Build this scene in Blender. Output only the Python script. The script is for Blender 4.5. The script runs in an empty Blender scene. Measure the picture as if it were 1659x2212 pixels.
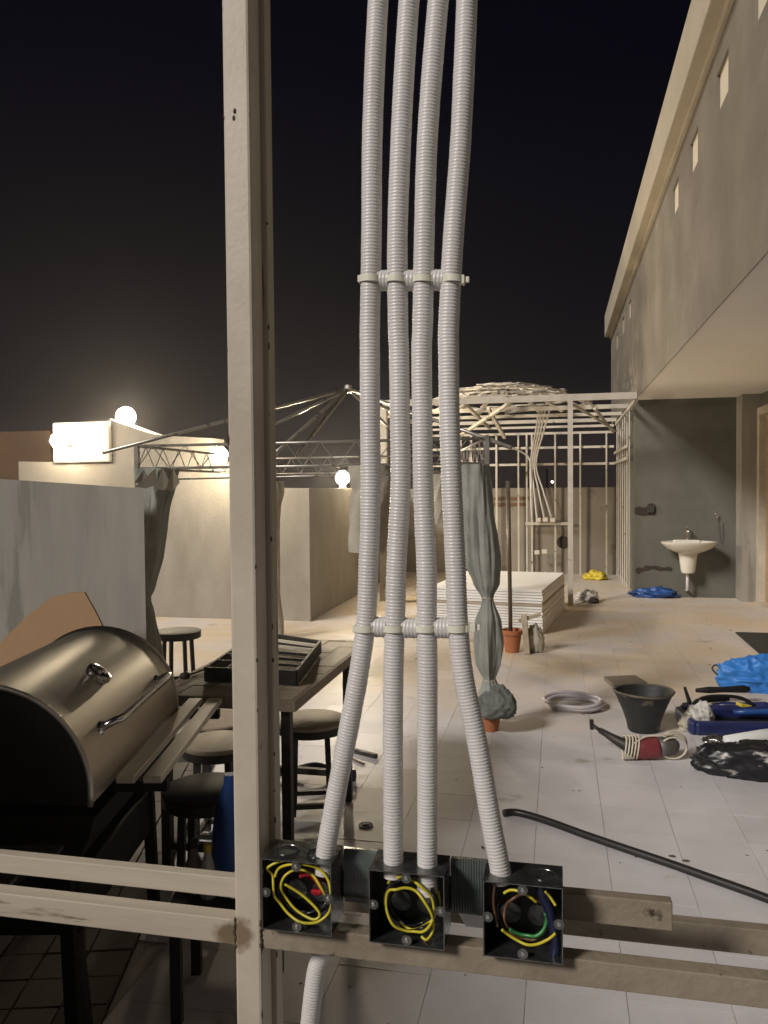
import bpy, math, random
from mathutils import Vector, Matrix, noise as mnoise
R = math.radians
random.seed(7)
sc = bpy.context.scene
col = sc.collection

# ---------------------------------------------------------------- camera
CH = 1.55                      # eye height
FPX, CX, CY = 1725.0, 829.5, 1106.0   # focal length / centre in 1659x2212 photo pixels
YAW, PITCH, ROLL = R(12.3), R(1.76), R(0.5)
f0 = Vector((-math.sin(YAW), math.cos(YAW), 0)); zz = Vector((0, 0, 1))
r0 = Vector((math.cos(YAW), math.sin(YAW), 0))
CF = f0 * math.cos(PITCH) - zz * math.sin(PITCH)
u0 = f0 * math.sin(PITCH) + zz * math.cos(PITCH)
CR = r0 * math.cos(ROLL) - u0 * math.sin(ROLL)
CU = r0 * math.sin(ROLL) + u0 * math.cos(ROLL)
CAM = Vector((0, 0, CH))
cam = bpy.data.cameras.new('camera'); camo = bpy.data.objects.new('camera', cam); col.objects.link(camo)
M3 = Matrix((CR, CU, -CF)).transposed()
camo.matrix_world = Matrix.Translation(CAM) @ M3.to_4x4()
cam.sensor_fit = 'HORIZONTAL'; cam.sensor_width = 36; cam.lens = FPX / 1659 * 36
cam.clip_start = 0.05; cam.clip_end = 2000
sc.camera = camo
sc.render.resolution_x = 768; sc.render.resolution_y = 1024
sc.cycles.max_bounces = 5; sc.cycles.diffuse_bounces = 4; sc.cycles.glossy_bounces = 3

# ---------------------------------------------------------------- night sky
w = bpy.data.worlds.new('World'); sc.world = w; w.use_nodes = True
nt = w.node_tree; nt.nodes.clear()
out = nt.nodes.new('ShaderNodeOutputWorld'); bg = nt.nodes.new('ShaderNodeBackground')
tc = nt.nodes.new('ShaderNodeTexCoord'); sep = nt.nodes.new('ShaderNodeSeparateXYZ')
ramp = nt.nodes.new('ShaderNodeValToRGB')
nt.links.new(tc.outputs['Generated'], sep.inputs[0]); nt.links.new(sep.outputs['Z'], ramp.inputs[0])
cr = ramp.color_ramp
cr.elements[0].position = 0.0; cr.elements[0].color = (.030, .0215, .019, 1)
cr.elements[1].position = 1.0; cr.elements[1].color = (.0009, .0010, .0034, 1)
for p, c in ((.05, (.023, .0175, .0175)), (.14, (.0082, .0070, .0084)), (.26, (.0042, .0039, .0060)), (.45, (.0016, .0016, .0044))):
    e = cr.elements.new(p); e.color = c + (1,)
nt.links.new(ramp.outputs[0], bg.inputs[0]); bg.inputs[1].default_value = 1.0
nt.links.new(bg.outputs[0], out.inputs[0])

# ---------------------------------------------------------------- soft directional night light
sun = bpy.data.lights.new('sun', 'SUN'); suno = bpy.data.objects.new('sun', sun); col.objects.link(suno)
sun.energy = 2.9; sun.angle = R(12); sun.color = (1, .945, .90)
SDIR = Vector((.54, .68, -.56)).normalized()     # direction the light travels
suno.rotation_euler = SDIR.to_track_quat('-Z', 'Y').to_euler(); suno.location = (-4, -6, 6)

vs = sc.view_settings
vs.view_transform = 'Standard'; vs.look = 'None'; vs.gamma = 1; vs.exposure = 0.0

# ================================================================ helpers
def ray(x, y):
    return CR * ((x - CX) / FPX) + CU * (-(y - CY) / FPX) + CF
def at(x, y, t): return CAM + ray(x, y) * t                       # by depth
def atz(x, y, z=0.0):
    d = ray(x, y); return CAM + d * ((z - CH) / d.z)
def atY(x, y, Y):
    d = ray(x, y); return CAM + d * (Y / d.y)
def atX(x, y, X):
    d = ray(x, y); return CAM + d * (X / d.x)
def proj(p):
    v = Vector(p) - CAM; t = v.dot(CF)
    return (CX + FPX * v.dot(CR) / t, CY - FPX * v.dot(CU) / t, t)

def link(o, parent=None):
    col.objects.link(o)
    if parent is not None: o.parent = parent
    return o
def tag(o, label=None, cat=None, group=None, kind=None):
    if label: o['label'] = label
    if cat: o['category'] = cat
    if group: o['group'] = group
    if kind: o['kind'] = kind
    return o
def thing(name, label, cat, loc=(0, 0, 0), rz=0, group=None):
    o = bpy.data.objects.new(name, None); col.objects.link(o)
    o.empty_display_size = .1
    o.location = loc; o.rotation_euler = (0, 0, rz)
    return tag(o, label, cat, group)

class MB:
    def __init__(s): s.v = []; s.f = []; s.sm = False
    def add(s, verts, faces):
        b = len(s.v); s.v += [tuple(v) for v in verts]; s.f += [tuple(b + i for i in f) for f in faces]; return s
    def box(s, x0, x1, y0, y1, z0, z1):
        return s.add([(x0,y0,z0),(x1,y0,z0),(x1,y1,z0),(x0,y1,z0),(x0,y0,z1),(x1,y0,z1),(x1,y1,z1),(x0,y1,z1)],
                     [(0,3,2,1),(4,5,6,7),(0,1,5,4),(1,2,6,5),(2,3,7,6),(3,0,4,7)])
    def bar(s, a, b, w, h=None, up=(0, 0, 1)):
        a = Vector(a); b = Vector(b); h = h or w; d = (b - a).normalized(); up = Vector(up)
        if abs(d.dot(up)) > .98: up = Vector((0, 1, 0))
        sd = d.cross(up).normalized() * (w / 2); u = sd.cross(d).normalized() * (h / 2)
        return s.add([a-sd-u, a+sd-u, a+sd+u, a-sd+u, b-sd-u, b+sd-u, b+sd+u, b-sd+u],
                     [(3,2,1,0),(4,5,6,7),(0,1,5,4),(1,2,6,5),(2,3,7,6),(3,0,4,7)])
    def tube(s, pts, rad, n=10, cap=True):
        pts = [Vector(p) for p in pts]; k = len(pts)
        rad = rad if isinstance(rad, (list, tuple)) else [rad] * k
        d = (pts[1] - pts[0]).normalized()
        nv = d.cross(Vector((0, 0, 1)))
        if nv.length < .05: nv = d.cross(Vector((0, 1, 0)))
        nv.normalize(); b0 = len(s.v)
        for i, p in enumerate(pts):
            if i == 0: t = pts[1] - pts[0]
            elif i == k - 1: t = pts[-1] - pts[-2]
            else: t = pts[i+1] - pts[i-1]
            t.normalize(); nv = (nv - t * nv.dot(t)).normalized(); bv = t.cross(nv)
            for j in range(n):
                a = 2 * math.pi * j / n
                s.v.append(tuple(p + (nv * math.cos(a) + bv * math.sin(a)) * rad[i]))
        for i in range(k - 1):
            for j in range(n):
                a = b0 + i * n + j; c = b0 + i * n + (j + 1) % n
                s.f.append((a, c, c + n, a + n))
        if cap:
            s.f.append(tuple(b0 + j for j in reversed(range(n)))); s.f.append(tuple(b0 + (k-1) * n + j for j in range(n)))
        return s
    def lathe(s, prof, c=(0, 0, 0), n=24, axis='Z', sx=1, sy=1):
        b0 = len(s.v); c = Vector(c)
        for r, z in prof:
            for j in range(n):
                a = 2 * math.pi * j / n
                p = Vector((r * math.cos(a) * sx, r * math.sin(a) * sy, z))
                if axis == 'Y': p = Vector((p.x, p.z, p.y))
                if axis == 'X': p = Vector((p.z, p.x, p.y))
                s.v.append(tuple(c + p))
        for i in range(len(prof) - 1):
            for j in range(n):
                a = b0 + i * n + j; d = b0 + i * n + (j + 1) % n
                s.f.append((a, d, d + n, a + n))
        s.f.append(tuple(b0 + j for j in reversed(range(n)))); s.f.append(tuple(b0 + (len(prof)-1) * n + j for j in range(n)))
        return s
    def prism(s, poly, off):          # poly: 3D points of one face, off: extrusion vector
        k = len(poly); off = Vector(off); b = len(s.v)
        s.v += [tuple(Vector(p)) for p in poly] + [tuple(Vector(p) + off) for p in poly]
        s.f.append(tuple(b + i for i in range(k))); s.f.append(tuple(b + k + i for i in reversed(range(k))))
        for i in range(k):
            j = (i + 1) % k; s.f.append((b + j, b + i, b + k + i, b + k + j))
        return s
    def mesh(s, name, mat, smooth=False):
        me = bpy.data.meshes.new(name); me.from_pydata(s.v, [], s.f); me.update()
        if mat: me.materials.append(mat)
        import bmesh
        bm = bmesh.new(); bm.from_mesh(me); bmesh.ops.recalc_face_normals(bm, faces=bm.faces[:]); bm.to_mesh(me); bm.free()
        if smooth:
            for p in me.polygons: p.use_smooth = True
        return me
    def build(s, name, mat, parent=None, smooth=False, bevel=0, loc=None, auto=None):
        o = bpy.data.objects.new(name, s.mesh(name, mat, smooth or auto is not None)); link(o, parent)
        if loc is not None: o.location = loc
        if auto is not None:
            o.data.set_sharp_from_angle(angle=R(auto))
        if bevel:
            m = o.modifiers.new('bevel', 'BEVEL'); m.width = bevel; m.segments = 2; m.limit_method = 'ANGLE'; m.angle_limit = R(40)
        return o

def spline(pts, n=8, closed=False):
    pts = [Vector(p) for p in pts]; k = len(pts); res = []
    rng = range(k if closed else k - 1)
    for i in rng:
        if closed: p0, p1, p2, p3 = pts[(i-1) % k], pts[i], pts[(i+1) % k], pts[(i+2) % k]
        else: p0, p1, p2, p3 = pts[max(i-1, 0)], pts[i], pts[i+1], pts[min(i+2, k-1)]
        for j in range(n):
            t = j / n
            res.append(.5 * ((2*p1) + (p2-p0)*t + (2*p0-5*p1+4*p2-p3)*t*t + (3*p1-p0-3*p2+p3)*t**3))
    res.append(pts[0].copy() if closed else pts[-1].copy())
    return res
def resample(pts, step):
    L = [0]
    for a, b in zip(pts, pts[1:]): L.append(L[-1] + (b - a).length)
    n = max(2, int(L[-1] / step)); res = []; k = 0
    for i in range(n + 1):
        d = L[-1] * i / n
        while k < len(L) - 2 and L[k+1] < d: k += 1
        res.append(pts[k].lerp(pts[k+1], (d - L[k]) / max(L[k+1] - L[k], 1e-9)))
    return res

# ---------------------------------------------------------------- materials
def mat(name, c1, c2=None, scale=6, rough=.6, metal=0, bump=.1, bscale=60, stretch=(1, 1, 1), rnd=0, spots=None, sscale=9, sth=.66, spec=.5, emit=None, estr=0, c3=None, c3scale=1.2, coat=0, rvar=.15, trans=0, world=False, dust=None, stain=None):
    m = bpy.data.materials.new(name); m.use_nodes = True; t = m.node_tree; N = t.nodes; L = t.links
    b = N['Principled BSDF']; tcn = N.new('ShaderNodeTexCoord'); mp = N.new('ShaderNodeMapping'); mp.inputs['Scale'].default_value = stretch
    if world:
        ge = N.new('ShaderNodeNewGeometry'); L.new(ge.outputs['Position'], mp.inputs[0])
    else: L.new(tcn.outputs['Object'], mp.inputs[0])
    c2 = c2 or tuple(x * .75 for x in c1)
    nz = N.new('ShaderNodeTexNoise'); nz.inputs['Scale'].default_value = scale; nz.inputs['Detail'].default_value = 8; nz.inputs['Roughness'].default_value = .62
    L.new(mp.outputs[0], nz.inputs['Vector'])
    rp = N.new('ShaderNodeValToRGB'); rp.color_ramp.elements[0].position = .33; rp.color_ramp.elements[1].position = .68
    rp.color_ramp.elements[0].color = (*c2, 1); rp.color_ramp.elements[1].color = (*c1, 1)
    L.new(nz.outputs[0], rp.inputs[0]); cur = rp.outputs[0]
    def mask(sc_, th, colr, soft=.05):
        nonlocal cur
        n2 = N.new('ShaderNodeTexNoise'); n2.inputs['Scale'].default_value = sc_; n2.inputs['Detail'].default_value = 6; n2.inputs['Roughness'].default_value = .6
        L.new(mp.outputs[0], n2.inputs['Vector'])
        r2 = N.new('ShaderNodeValToRGB'); r2.color_ramp.elements[0].position = th; r2.color_ramp.elements[1].position = th + soft
        L.new(n2.outputs[0], r2.inputs[0])
        mx = N.new('ShaderNodeMix'); mx.data_type = 'RGBA'
        L.new(r2.outputs[0], mx.inputs[0]); L.new(cur, mx.inputs[6]); mx.inputs[7].default_value = (*colr, 1); cur = mx.outputs[2]
    if dust:      # blown sand lying on the middle and far part of the floor
        colr, ya, yb = dust
        sp = N.new('ShaderNodeSeparateXYZ'); L.new(mp.outputs[0], sp.inputs[0])
        mr0 = N.new('ShaderNodeMapRange'); mr0.interpolation_type = 'SMOOTHSTEP'; mr0.inputs[1].default_value = ya; mr0.inputs[2].default_value = yb; mr0.inputs[3].default_value = -.28; mr0.inputs[4].default_value = .2
        L.new(sp.outputs['Y'], mr0.inputs[0])
        nd = N.new('ShaderNodeTexNoise'); nd.inputs['Scale'].default_value = .9; nd.inputs['Detail'].default_value = 9; nd.inputs['Roughness'].default_value = .65
        L.new(mp.outputs[0], nd.inputs['Vector'])
        ad = N.new('ShaderNodeMath'); ad.operation = 'ADD'; L.new(nd.outputs[0], ad.inputs[0]); L.new(mr0.outputs[0], ad.inputs[1])
        rd = N.new('ShaderNodeMapRange'); rd.inputs[1].default_value = .36; rd.inputs[2].default_value = .78; L.new(ad.outputs[0], rd.inputs[0])
        mx0 = N.new('ShaderNodeMix'); mx0.data_type = 'RGBA'; L.new(rd.outputs[0], mx0.inputs[0]); L.new(cur, mx0.inputs[6]); mx0.inputs[7].default_value = (*colr, 1); cur = mx0.outputs[2]
    if c3: mask(c3scale, .48, c3, .25)
    if spots: mask(sscale, sth, spots)
    if stain:     # rust stain that has run from a welded joint
        pt, rad_, colr = stain
        ge2 = N.new('ShaderNodeNewGeometry'); ds = N.new('ShaderNodeVectorMath'); ds.operation = 'DISTANCE'; L.new(ge2.outputs['Position'], ds.inputs[0]); ds.inputs[1].default_value = pt
        n5 = N.new('ShaderNodeTexNoise'); n5.inputs['Scale'].default_value = 70; n5.inputs['Detail'].default_value = 5; L.new(ge2.outputs['Position'], n5.inputs['Vector'])
        md = N.new('ShaderNodeMath'); md.operation = 'MULTIPLY_ADD'; L.new(n5.outputs[0], md.inputs[0]); md.inputs[1].default_value = -rad_ * 1.9; L.new(ds.outputs['Value'], md.inputs[2])
        m5 = N.new('ShaderNodeMapRange'); m5.inputs[1].default_value = -rad_ * .35; m5.inputs[2].default_value = rad_ * .35; m5.inputs[3].default_value = .85; m5.inputs[4].default_value = 0; L.new(md.outputs[0], m5.inputs[0])
        mx5 = N.new('ShaderNodeMix'); mx5.data_type = 'RGBA'; L.new(m5.outputs[0], mx5.inputs[0]); L.new(cur, mx5.inputs[6]); mx5.inputs[7].default_value = (*colr, 1); cur = mx5.outputs[2]
    if rnd:
        oi = N.new('ShaderNodeObjectInfo'); mr = N.new('ShaderNodeMapRange'); mr.inputs[3].default_value = 1 - rnd; mr.inputs[4].default_value = 1 + rnd * .6
        L.new(oi.outputs['Random'], mr.inputs[0])
        hs = N.new('ShaderNodeHueSaturation'); L.new(mr.outputs[0], hs.inputs['Value']); L.new(cur, hs.inputs['Color']); cur = hs.outputs[0]
    L.new(cur, b.inputs['Base Color'])
    rr = N.new('ShaderNodeMapRange'); rr.inputs[3].default_value = max(.03, rough - rvar); rr.inputs[4].default_value = min(1, rough + rvar)
    L.new(nz.outputs[0], rr.inputs[0]); L.new(rr.outputs[0], b.inputs['Roughness'])
    b.inputs['Metallic'].default_value = metal; b.inputs['Specular IOR Level'].default_value = spec
    if coat: b.inputs['Coat Weight'].default_value = coat
    if trans: b.inputs['Transmission Weight'].default_value = trans
    if bump:
        n3 = N.new('ShaderNodeTexNoise'); n3.inputs['Scale'].default_value = bscale; n3.inputs['Detail'].default_value = 5
        L.new(mp.outputs[0], n3.inputs['Vector']); bp = N.new('ShaderNodeBump'); bp.inputs['Strength'].default_value = bump; bp.inputs['Distance'].default_value = .01
        L.new(n3.outputs[0], bp.inputs['Height']); L.new(bp.outputs[0], b.inputs['Normal'])
    if emit:
        b.inputs['Emission Color'].default_value = (*emit, 1); b.inputs['Emission Strength'].default_value = estr
    return m

M = {}
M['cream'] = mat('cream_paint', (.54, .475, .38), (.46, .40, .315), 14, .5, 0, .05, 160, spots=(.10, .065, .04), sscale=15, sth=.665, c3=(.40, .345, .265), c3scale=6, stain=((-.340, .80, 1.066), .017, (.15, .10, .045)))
M['cream_shade_grime'] = mat('cream_paint_shade_grime', (.28, .235, .175), (.19, .155, .11), 12, .6, 0, .2, 90, spots=(.05, .032, .02), sscale=18, sth=.62, c3=(.28, .23, .165), c3scale=4)  # cream paint darkened for a cast shadow on the right rails, plus grime spots
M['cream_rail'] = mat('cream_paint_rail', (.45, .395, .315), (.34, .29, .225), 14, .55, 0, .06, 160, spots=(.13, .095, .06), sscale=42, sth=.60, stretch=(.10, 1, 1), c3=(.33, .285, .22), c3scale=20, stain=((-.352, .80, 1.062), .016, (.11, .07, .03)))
M['cream_flange'] = mat('cream_paint_flange', (.50, .435, .345), (.38, .325, .25), 14, .5, 0, .06, 160, spots=(.17, .12, .075), sscale=34, sth=.60, stretch=(1, 1, .10), c3=(.40, .345, .265), c3scale=16)
M['rust'] = mat('rusty_weld', (.10, .06, .03), (.035, .025, .018), 60, .8, .2, .6, 200)
M['conduit'] = mat('white_pvc', (.66, .635, .62), (.55, .525, .50), 5, .38, 0, .05, 200, spec=.55, c3=(.56, .535, .505), c3scale=11)
M['tie'] = mat('nylon_tie', (.72, .70, .58), (.66, .64, .52), 20, .4, 0, 0, spec=.5)
M['galv'] = mat('galvanised_steel', (.26, .265, .255), (.12, .125, .12), 40, .26, .9, .05, 120)
M['galv_shaded'] = mat('galvanised_steel_shaded', (.05, .05, .048), (.02, .02, .02), 30, .4, .85, .05, 120)  # same steel coloured near black for the shade inside the boxes
M['screw'] = mat('bright_steel', (.6, .58, .54), (.4, .39, .36), 60, .3, .9, 0)
M['ywire'] = mat('yellow_wire', (.62, .52, .03), (.46, .40, .03), 30, .38, 0, 0)
M['bwire'] = mat('black_wire', (.015, .014, .016), (.008, .008, .008), 30, .32, 0, 0)
M['rwire'] = mat('red_wire', (.42, .015, .03), (.25, .01, .02), 30, .35, 0, 0)
M['gwire'] = mat('green_wire', (.03, .22, .05), (.02, .12, .03), 30, .35, 0, 0)
M['nwire'] = mat('navy_wire', (.012, .015, .05), (.008, .01, .03), 30, .35, 0, 0)
M['brwire'] = mat('brown_wire', (.13, .06, .025), (.08, .04, .02), 30, .4, 0, 0)
M['wrap'] = mat('dark_green_wrap', (.085, .10, .09), (.05, .062, .056), 25, .22, 0, .1, 90, spec=.7)
M['tile'] = mat('floor_tile', (.63, .605, .615), (.55, .525, .53), 3.5, .5, 0, .04, 40, rnd=.05, spots=(.40, .36, .31), sscale=1.7, sth=.64, world=True, dust=((.56, .455, .325), 3.8, 7.0), c3=(.52, .495, .495), c3scale=1.0)
M['grout'] = mat('grout', (.47, .44, .41), (.37, .34, .31), 4, .9, 0, .2, 80, world=True, dust=((.50, .38, .25), 3.6, 6.5))
M['block'] = mat('paving_block', (.17, .145, .115), (.115, .095, .075), 7, .8, 0, .2, 80, rnd=.16, world=True)
M['joint'] = mat('paving_joint', (.03, .026, .022), (.015, .013, .011), 20, .95, 0, .3, 90)
M['ground'] = mat('dark_ground', (.08, .065, .05), (.05, .04, .03), .3, .95, 0, .2, 3)
M['render'] = mat('grey_render', (.31, .288, .245), (.215, .198, .165), 6, .9, 0, .14, 80, stretch=(1, 1, .14), c3=(.235, .22, .185), c3scale=1.5, spots=(.18, .165, .138), sscale=3.5, sth=.62)
M['render2'] = mat('beige_render', (.34, .31, .26), (.25, .225, .18), 3.2, .9, 0, .35, 70, stretch=(1, 1, .45), c3=(.28, .255, .21), c3scale=.9, spots=(.20, .175, .14), sscale=2.2, sth=.64)
M['whitewall'] = mat('white_plaster', (.62, .58, .52), (.55, .51, .45), 4, .8, 0, .15, 80)
M['facade'] = mat('facade_render', (.25, .22, .175), (.165, .142, .11), 1.7, .9, 0, .5, 45, c3=(.185, .16, .125), c3scale=.9)
M['cornice'] = mat('cornice_paint', (.50, .44, .345), (.43, .375, .28), 2.5, .7, 0, .12, 60)
M['soffit'] = mat('soffit_paint', (.86, .83, .77), (.82, .79, .72), 1.4, .8, 0, .06, 60)
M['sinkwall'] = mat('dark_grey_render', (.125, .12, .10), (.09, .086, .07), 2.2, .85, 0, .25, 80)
M['chase'] = mat('broken_plaster', (.05, .035, .025), (.02, .015, .012), 22, .95, 0, .8, 60)
M['pane'] = mat('pale_window_panel', (.78, .69, .54), (.73, .64, .49), 4, .5, 0, .02)
M['door'] = mat('beige_door', (.36, .26, .155), (.30, .215, .125), 4, .5, 0, .1, 60, stretch=(1, .2, 1))
M['doorframe'] = mat('door_frame_paint', (.50, .44, .35), None, 5, .5)
M['sand'] = mat('sandy_screed', (.34, .265, .175), (.25, .19, .12), 1.8, .95, 0, .4, 40)
M['steelwhite'] = mat('painted_steel_cream', (.52, .48, .41), (.43, .395, .33), 6, .5, 0, .1, 60, spots=(.16, .11, .065), sscale=7, sth=.63)
M['gazebo'] = mat('gazebo_tube_steel', (.42, .39, .34), (.30, .275, .235), 10, .3, .6, .03, 60)
M['cloth'] = mat('grey_canvas', (.29, .298, .26), (.225, .232, .20), 10, .9, 0, .12, 160)
M['clothdk'] = mat('dark_canvas', (.16, .17, .15), (.08, .088, .078), 7, .9, 0, .15, 120)
M['clothlt'] = mat('pale_canvas', (.42, .38, .30), (.34, .31, .24), 10, .9, 0, .12, 160)
M['globe'] = mat('lit_globe', (.9, .85, .7), None, 5, .4, 0, 0, emit=(1, .84, .60), estr=130)
M['farlamp'] = mat('far_lamp', (.9, .9, .9), None, 5, .4, 0, 0, emit=(1, .9, .8), estr=6)
M['fixture'] = mat('lamp_fixture', (.12, .11, .10), None, 10, .5, .4)
M['lid'] = mat('stainless_lid', (.62, .575, .50), (.48, .44, .37), 5, .42, .92, .04, 160, stretch=(1, .1, 1))
M['blackpaint'] = mat('black_enamel', (.012, .0115, .0115), (.007, .007, .007), 8, .62, 0, .08, 60, rvar=.1, spec=.22)
M['chrome'] = mat('chrome', (.72, .70, .66), (.6, .58, .54), 8, .16, 1, 0, rvar=.05)
M['slat'] = mat('grill_shelf_slat', (.62, .56, .45), (.54, .48, .38), 6, .42, .1, .05, 60)
M['slatdk'] = mat('grill_side_slat', (.075, .068, .058), (.05, .045, .04), 6, .5, .1, .05, 60)
M['wood'] = mat('worn_wood', (.33, .26, .18), (.20, .15, .10), 7, .7, 0, .35, 50, stretch=(1, .18, 1), rnd=.2)
M['woodseat'] = mat('pale_wood_seat', (.48, .40, .29), (.30, .24, .165), 9, .6, 0, .25, 50, stretch=(1, .3, 1), rnd=.15, world=True)
M['darkmetal'] = mat('dark_metal', (.045, .038, .033), (.025, .022, .02), 12, .55, .3, .1, 70)
M['ply'] = mat('brown_plywood', (.26, .15, .065), (.20, .112, .045), 3, .75, 0, .1, 60, stretch=(1, 1, .3))
M['blue'] = mat('blue_plastic', (.018, .075, .26), (.012, .05, .18), 6, .4, 0, .15, 20)
M['bluelt'] = mat('bright_blue_fabric', (.03, .21, .60), (.025, .15, .46), 8, .5, 0, .2, 30)
M['navy'] = mat('navy_plastic', (.018, .026, .11), (.012, .016, .06), 8, .38, 0, .1, 30)
M['yellow'] = mat('yellow_bag', (.62, .50, .05), (.5, .38, .03), 8, .5, 0, .2, 30)
M['board'] = mat('plasterboard', (.83, .81, .77), (.77, .75, .70), 3, .8, 0, .05, 60, rnd=.12)
M['paperedge'] = mat('plasterboard_brown', (.46, .38, .29), (.38, .31, .23), 3, .8, 0, .05, 60, rnd=.15)
M['terra'] = mat('terracotta', (.42, .155, .065), (.34, .115, .045), 8, .8, 0, .2, 60)
M['pole'] = mat('brown_pole', (.16, .12, .085), (.10, .075, .052), 8, .45, .3, .05)
M['rubber'] = mat('black_rubber', (.026, .027, .025), (.016, .016, .015), 9, .6, 0, .25, 50, spots=(.11, .095, .07), sscale=9, sth=.60)
M['dustyrubber'] = mat('dusty_rubber', (.15, .125, .09), (.05, .045, .036), 14, .85, 0, .3, 60)
M['hose'] = mat('black_hose', (.02, .017, .016), (.012, .011, .01), 9, .45, 0, .05, 50)
M['slate'] = mat('grey_slab', (.20, .17, .13), (.15, .125, .095), 9, .85, 0, .25, 50)
M['coil'] = mat('pale_coil', (.56, .52, .54), (.48, .45, .46), 9, .4, 0, .05, 50)
M['redtool'] = mat('red_tool_body', (.24, .04, .045), (.15, .025, .03), 10, .45, 0, .05, 50)
M['greytool'] = mat('grey_tool', (.12, .115, .10), (.07, .068, .06), 10, .5, .1, .05, 50)
M['cable'] = mat('white_cable', (.60, .54, .43), (.5, .45, .35), 9, .5)
M['whitebag'] = mat('white_bag', (.56, .54, .49), (.42, .40, .36), 8, .55, 0, .3, 25)
M['paper'] = mat('white_paper', (.72, .72, .70), (.64, .64, .62), 6, .6, 0, .1, 30)
M['pattern'] = mat('black_white_bag', (.012, .012, .014), (.010, .010, .012), 8, .4, 0, .2, 30, spots=(.48, .45, .42), sscale=8.5, sth=.55, stretch=(.6, 1.2, 1.2))
M['mat'] = mat('dark_doormat', (.035, .036, .026), (.018, .019, .014), 30, .98, 0, .8, 120)
M['ceramic'] = mat('ceramic', (.66, .63, .55), (.61, .58, .50), 3, .16, 0, 0, rvar=.04)
M['brownwood'] = mat('brown_batten', (.16, .085, .04), (.09, .05, .025), 9, .8, 0, .2, 50)
M['neigh'] = mat('brown_house', (.12, .065, .03), (.09, .05, .022), 2, .9)
M['fardark'] = mat('far_house', (.02, .014, .012), None, 2, .9)
M['farwall'] = mat('stained_boundary_render', (.25, .22, .178), (.20, .172, .135), 1.6, .9, 0, .3, 60, spots=(.15, .125, .095), sscale=1.3, sth=.6)
M['brass'] = mat('drain_metal', (.16, .15, .125), (.08, .075, .065), 50, .5, .5)
M['dirtmark'] = mat('dirt', (.10, .08, .06), None, 20, .95)

# ================================================================ ground, floor, tiles
g = MB().add([(-70, -70, -7), (70, -70, -7), (70, 70, -7), (-70, 70, -7)], [(0, 1, 2, 3)]).build('ground', M['ground']); tag(g, kind='structure')
floor = MB().box(-9, 6, -3, 17.4, -.4, -.006).build('floor', M['grout']); tag(floor, kind='structure')
TS = .30; X0 = .2; Y0 = .06
def on_left(x, y):        # the block paving on the left: boundary line through two points
    ax, ay, bx, by = -1.31, 2.09, -1.42, 2.46
    return (bx - ax) * (y - ay) - (by - ay) * (x - ax) > 0
cells = []
for i in range(-28, 12):
    for j in range(-6, 56):
        x = X0 + TS * i; y = Y0 + TS * j
        if x < -8.5 or x > 5 or (on_left(x + .15, y + .15) and y < 4.4): continue
        if y > 11.0 and y > 16.8: continue
        cells.append((x, y))
vis = []
for c in cells:
    p = Vector((c[0] + TS/2, c[1] + TS/2, 0)); v = p - CAM
    if v.dot(CF) < .5: continue
    px, py, t = proj(p)
    if -60 < px < 1720 and py < 2290 and c[1] < 11.5: vis.append((t, c))
vis.sort(); near = [c for t, c in vis[:300]]; ns = set(near)
gp = .0018
tm = MB().box(-TS/2 + gp/2, TS/2 - gp/2, -TS/2 + gp/2, TS/2 - gp/2, -.005, 0).mesh('tile', M['tile'])
for c in near:
    o = bpy.data.objects.new('tile', tm); link(o, floor)
    o.location = (c[0] + TS/2, c[1] + TS/2, random.uniform(-.0008, .0008))
    o.rotation_euler = (random.gauss(0, .0016), random.gauss(0, .0016), random.gauss(0, .002))
tf = MB()
for c in cells:
    if c in ns: continue
    dz = random.uniform(-.0008, .0008)
    tf.box(c[0] + gp/2, c[0] + TS - gp/2, c[1] + gp/2, c[1] + TS - gp/2, -.005, dz)
tag(tf.build('tile_field', M['tile'], floor), kind='stuff')
pav = thing('paving', None, None); pav['kind'] = 'structure'
# block paving
PA = YAW + R(3.55)
pd = Vector((-math.sin(PA), math.cos(PA), 0)); pr = Vector((math.cos(PA), math.sin(PA), 0)); P0 = Vector((-1.31, 2.09, 0))
pj = MB()
q = [P0 + pr * a + pd * b for a, b in ((-3.2, -2.2), (0, -2.2), (0, 2.6), (-3.2, 2.6))]
pj.prism([p + Vector((0, 0, -.003)) for p in q], (0, 0, .004)).build('joint_bed', M['joint'], pav)
bs = .142; bmesh_ = MB().box(-bs/2 + .004, bs/2 - .004, -bs/2 + .004, bs/2 - .004, 0, .014).mesh('paving_block', M['block'])
for i in range(20):
    for j in range(-6, 15):
        p = P0 + pr * (-(i + .5) * bs) + pd * ((j + .5) * bs + .02)
        if i * 1 + 0 > 15 and j < -3: continue
        o = bpy.data.objects.new('paving_block', bmesh_); link(o, pav); o.location = p + Vector((0, 0, random.uniform(-.002, .002))); o.rotation_euler = (random.gauss(0, .006), random.gauss(0, .006), PA + random.gauss(0, .01))

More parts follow.
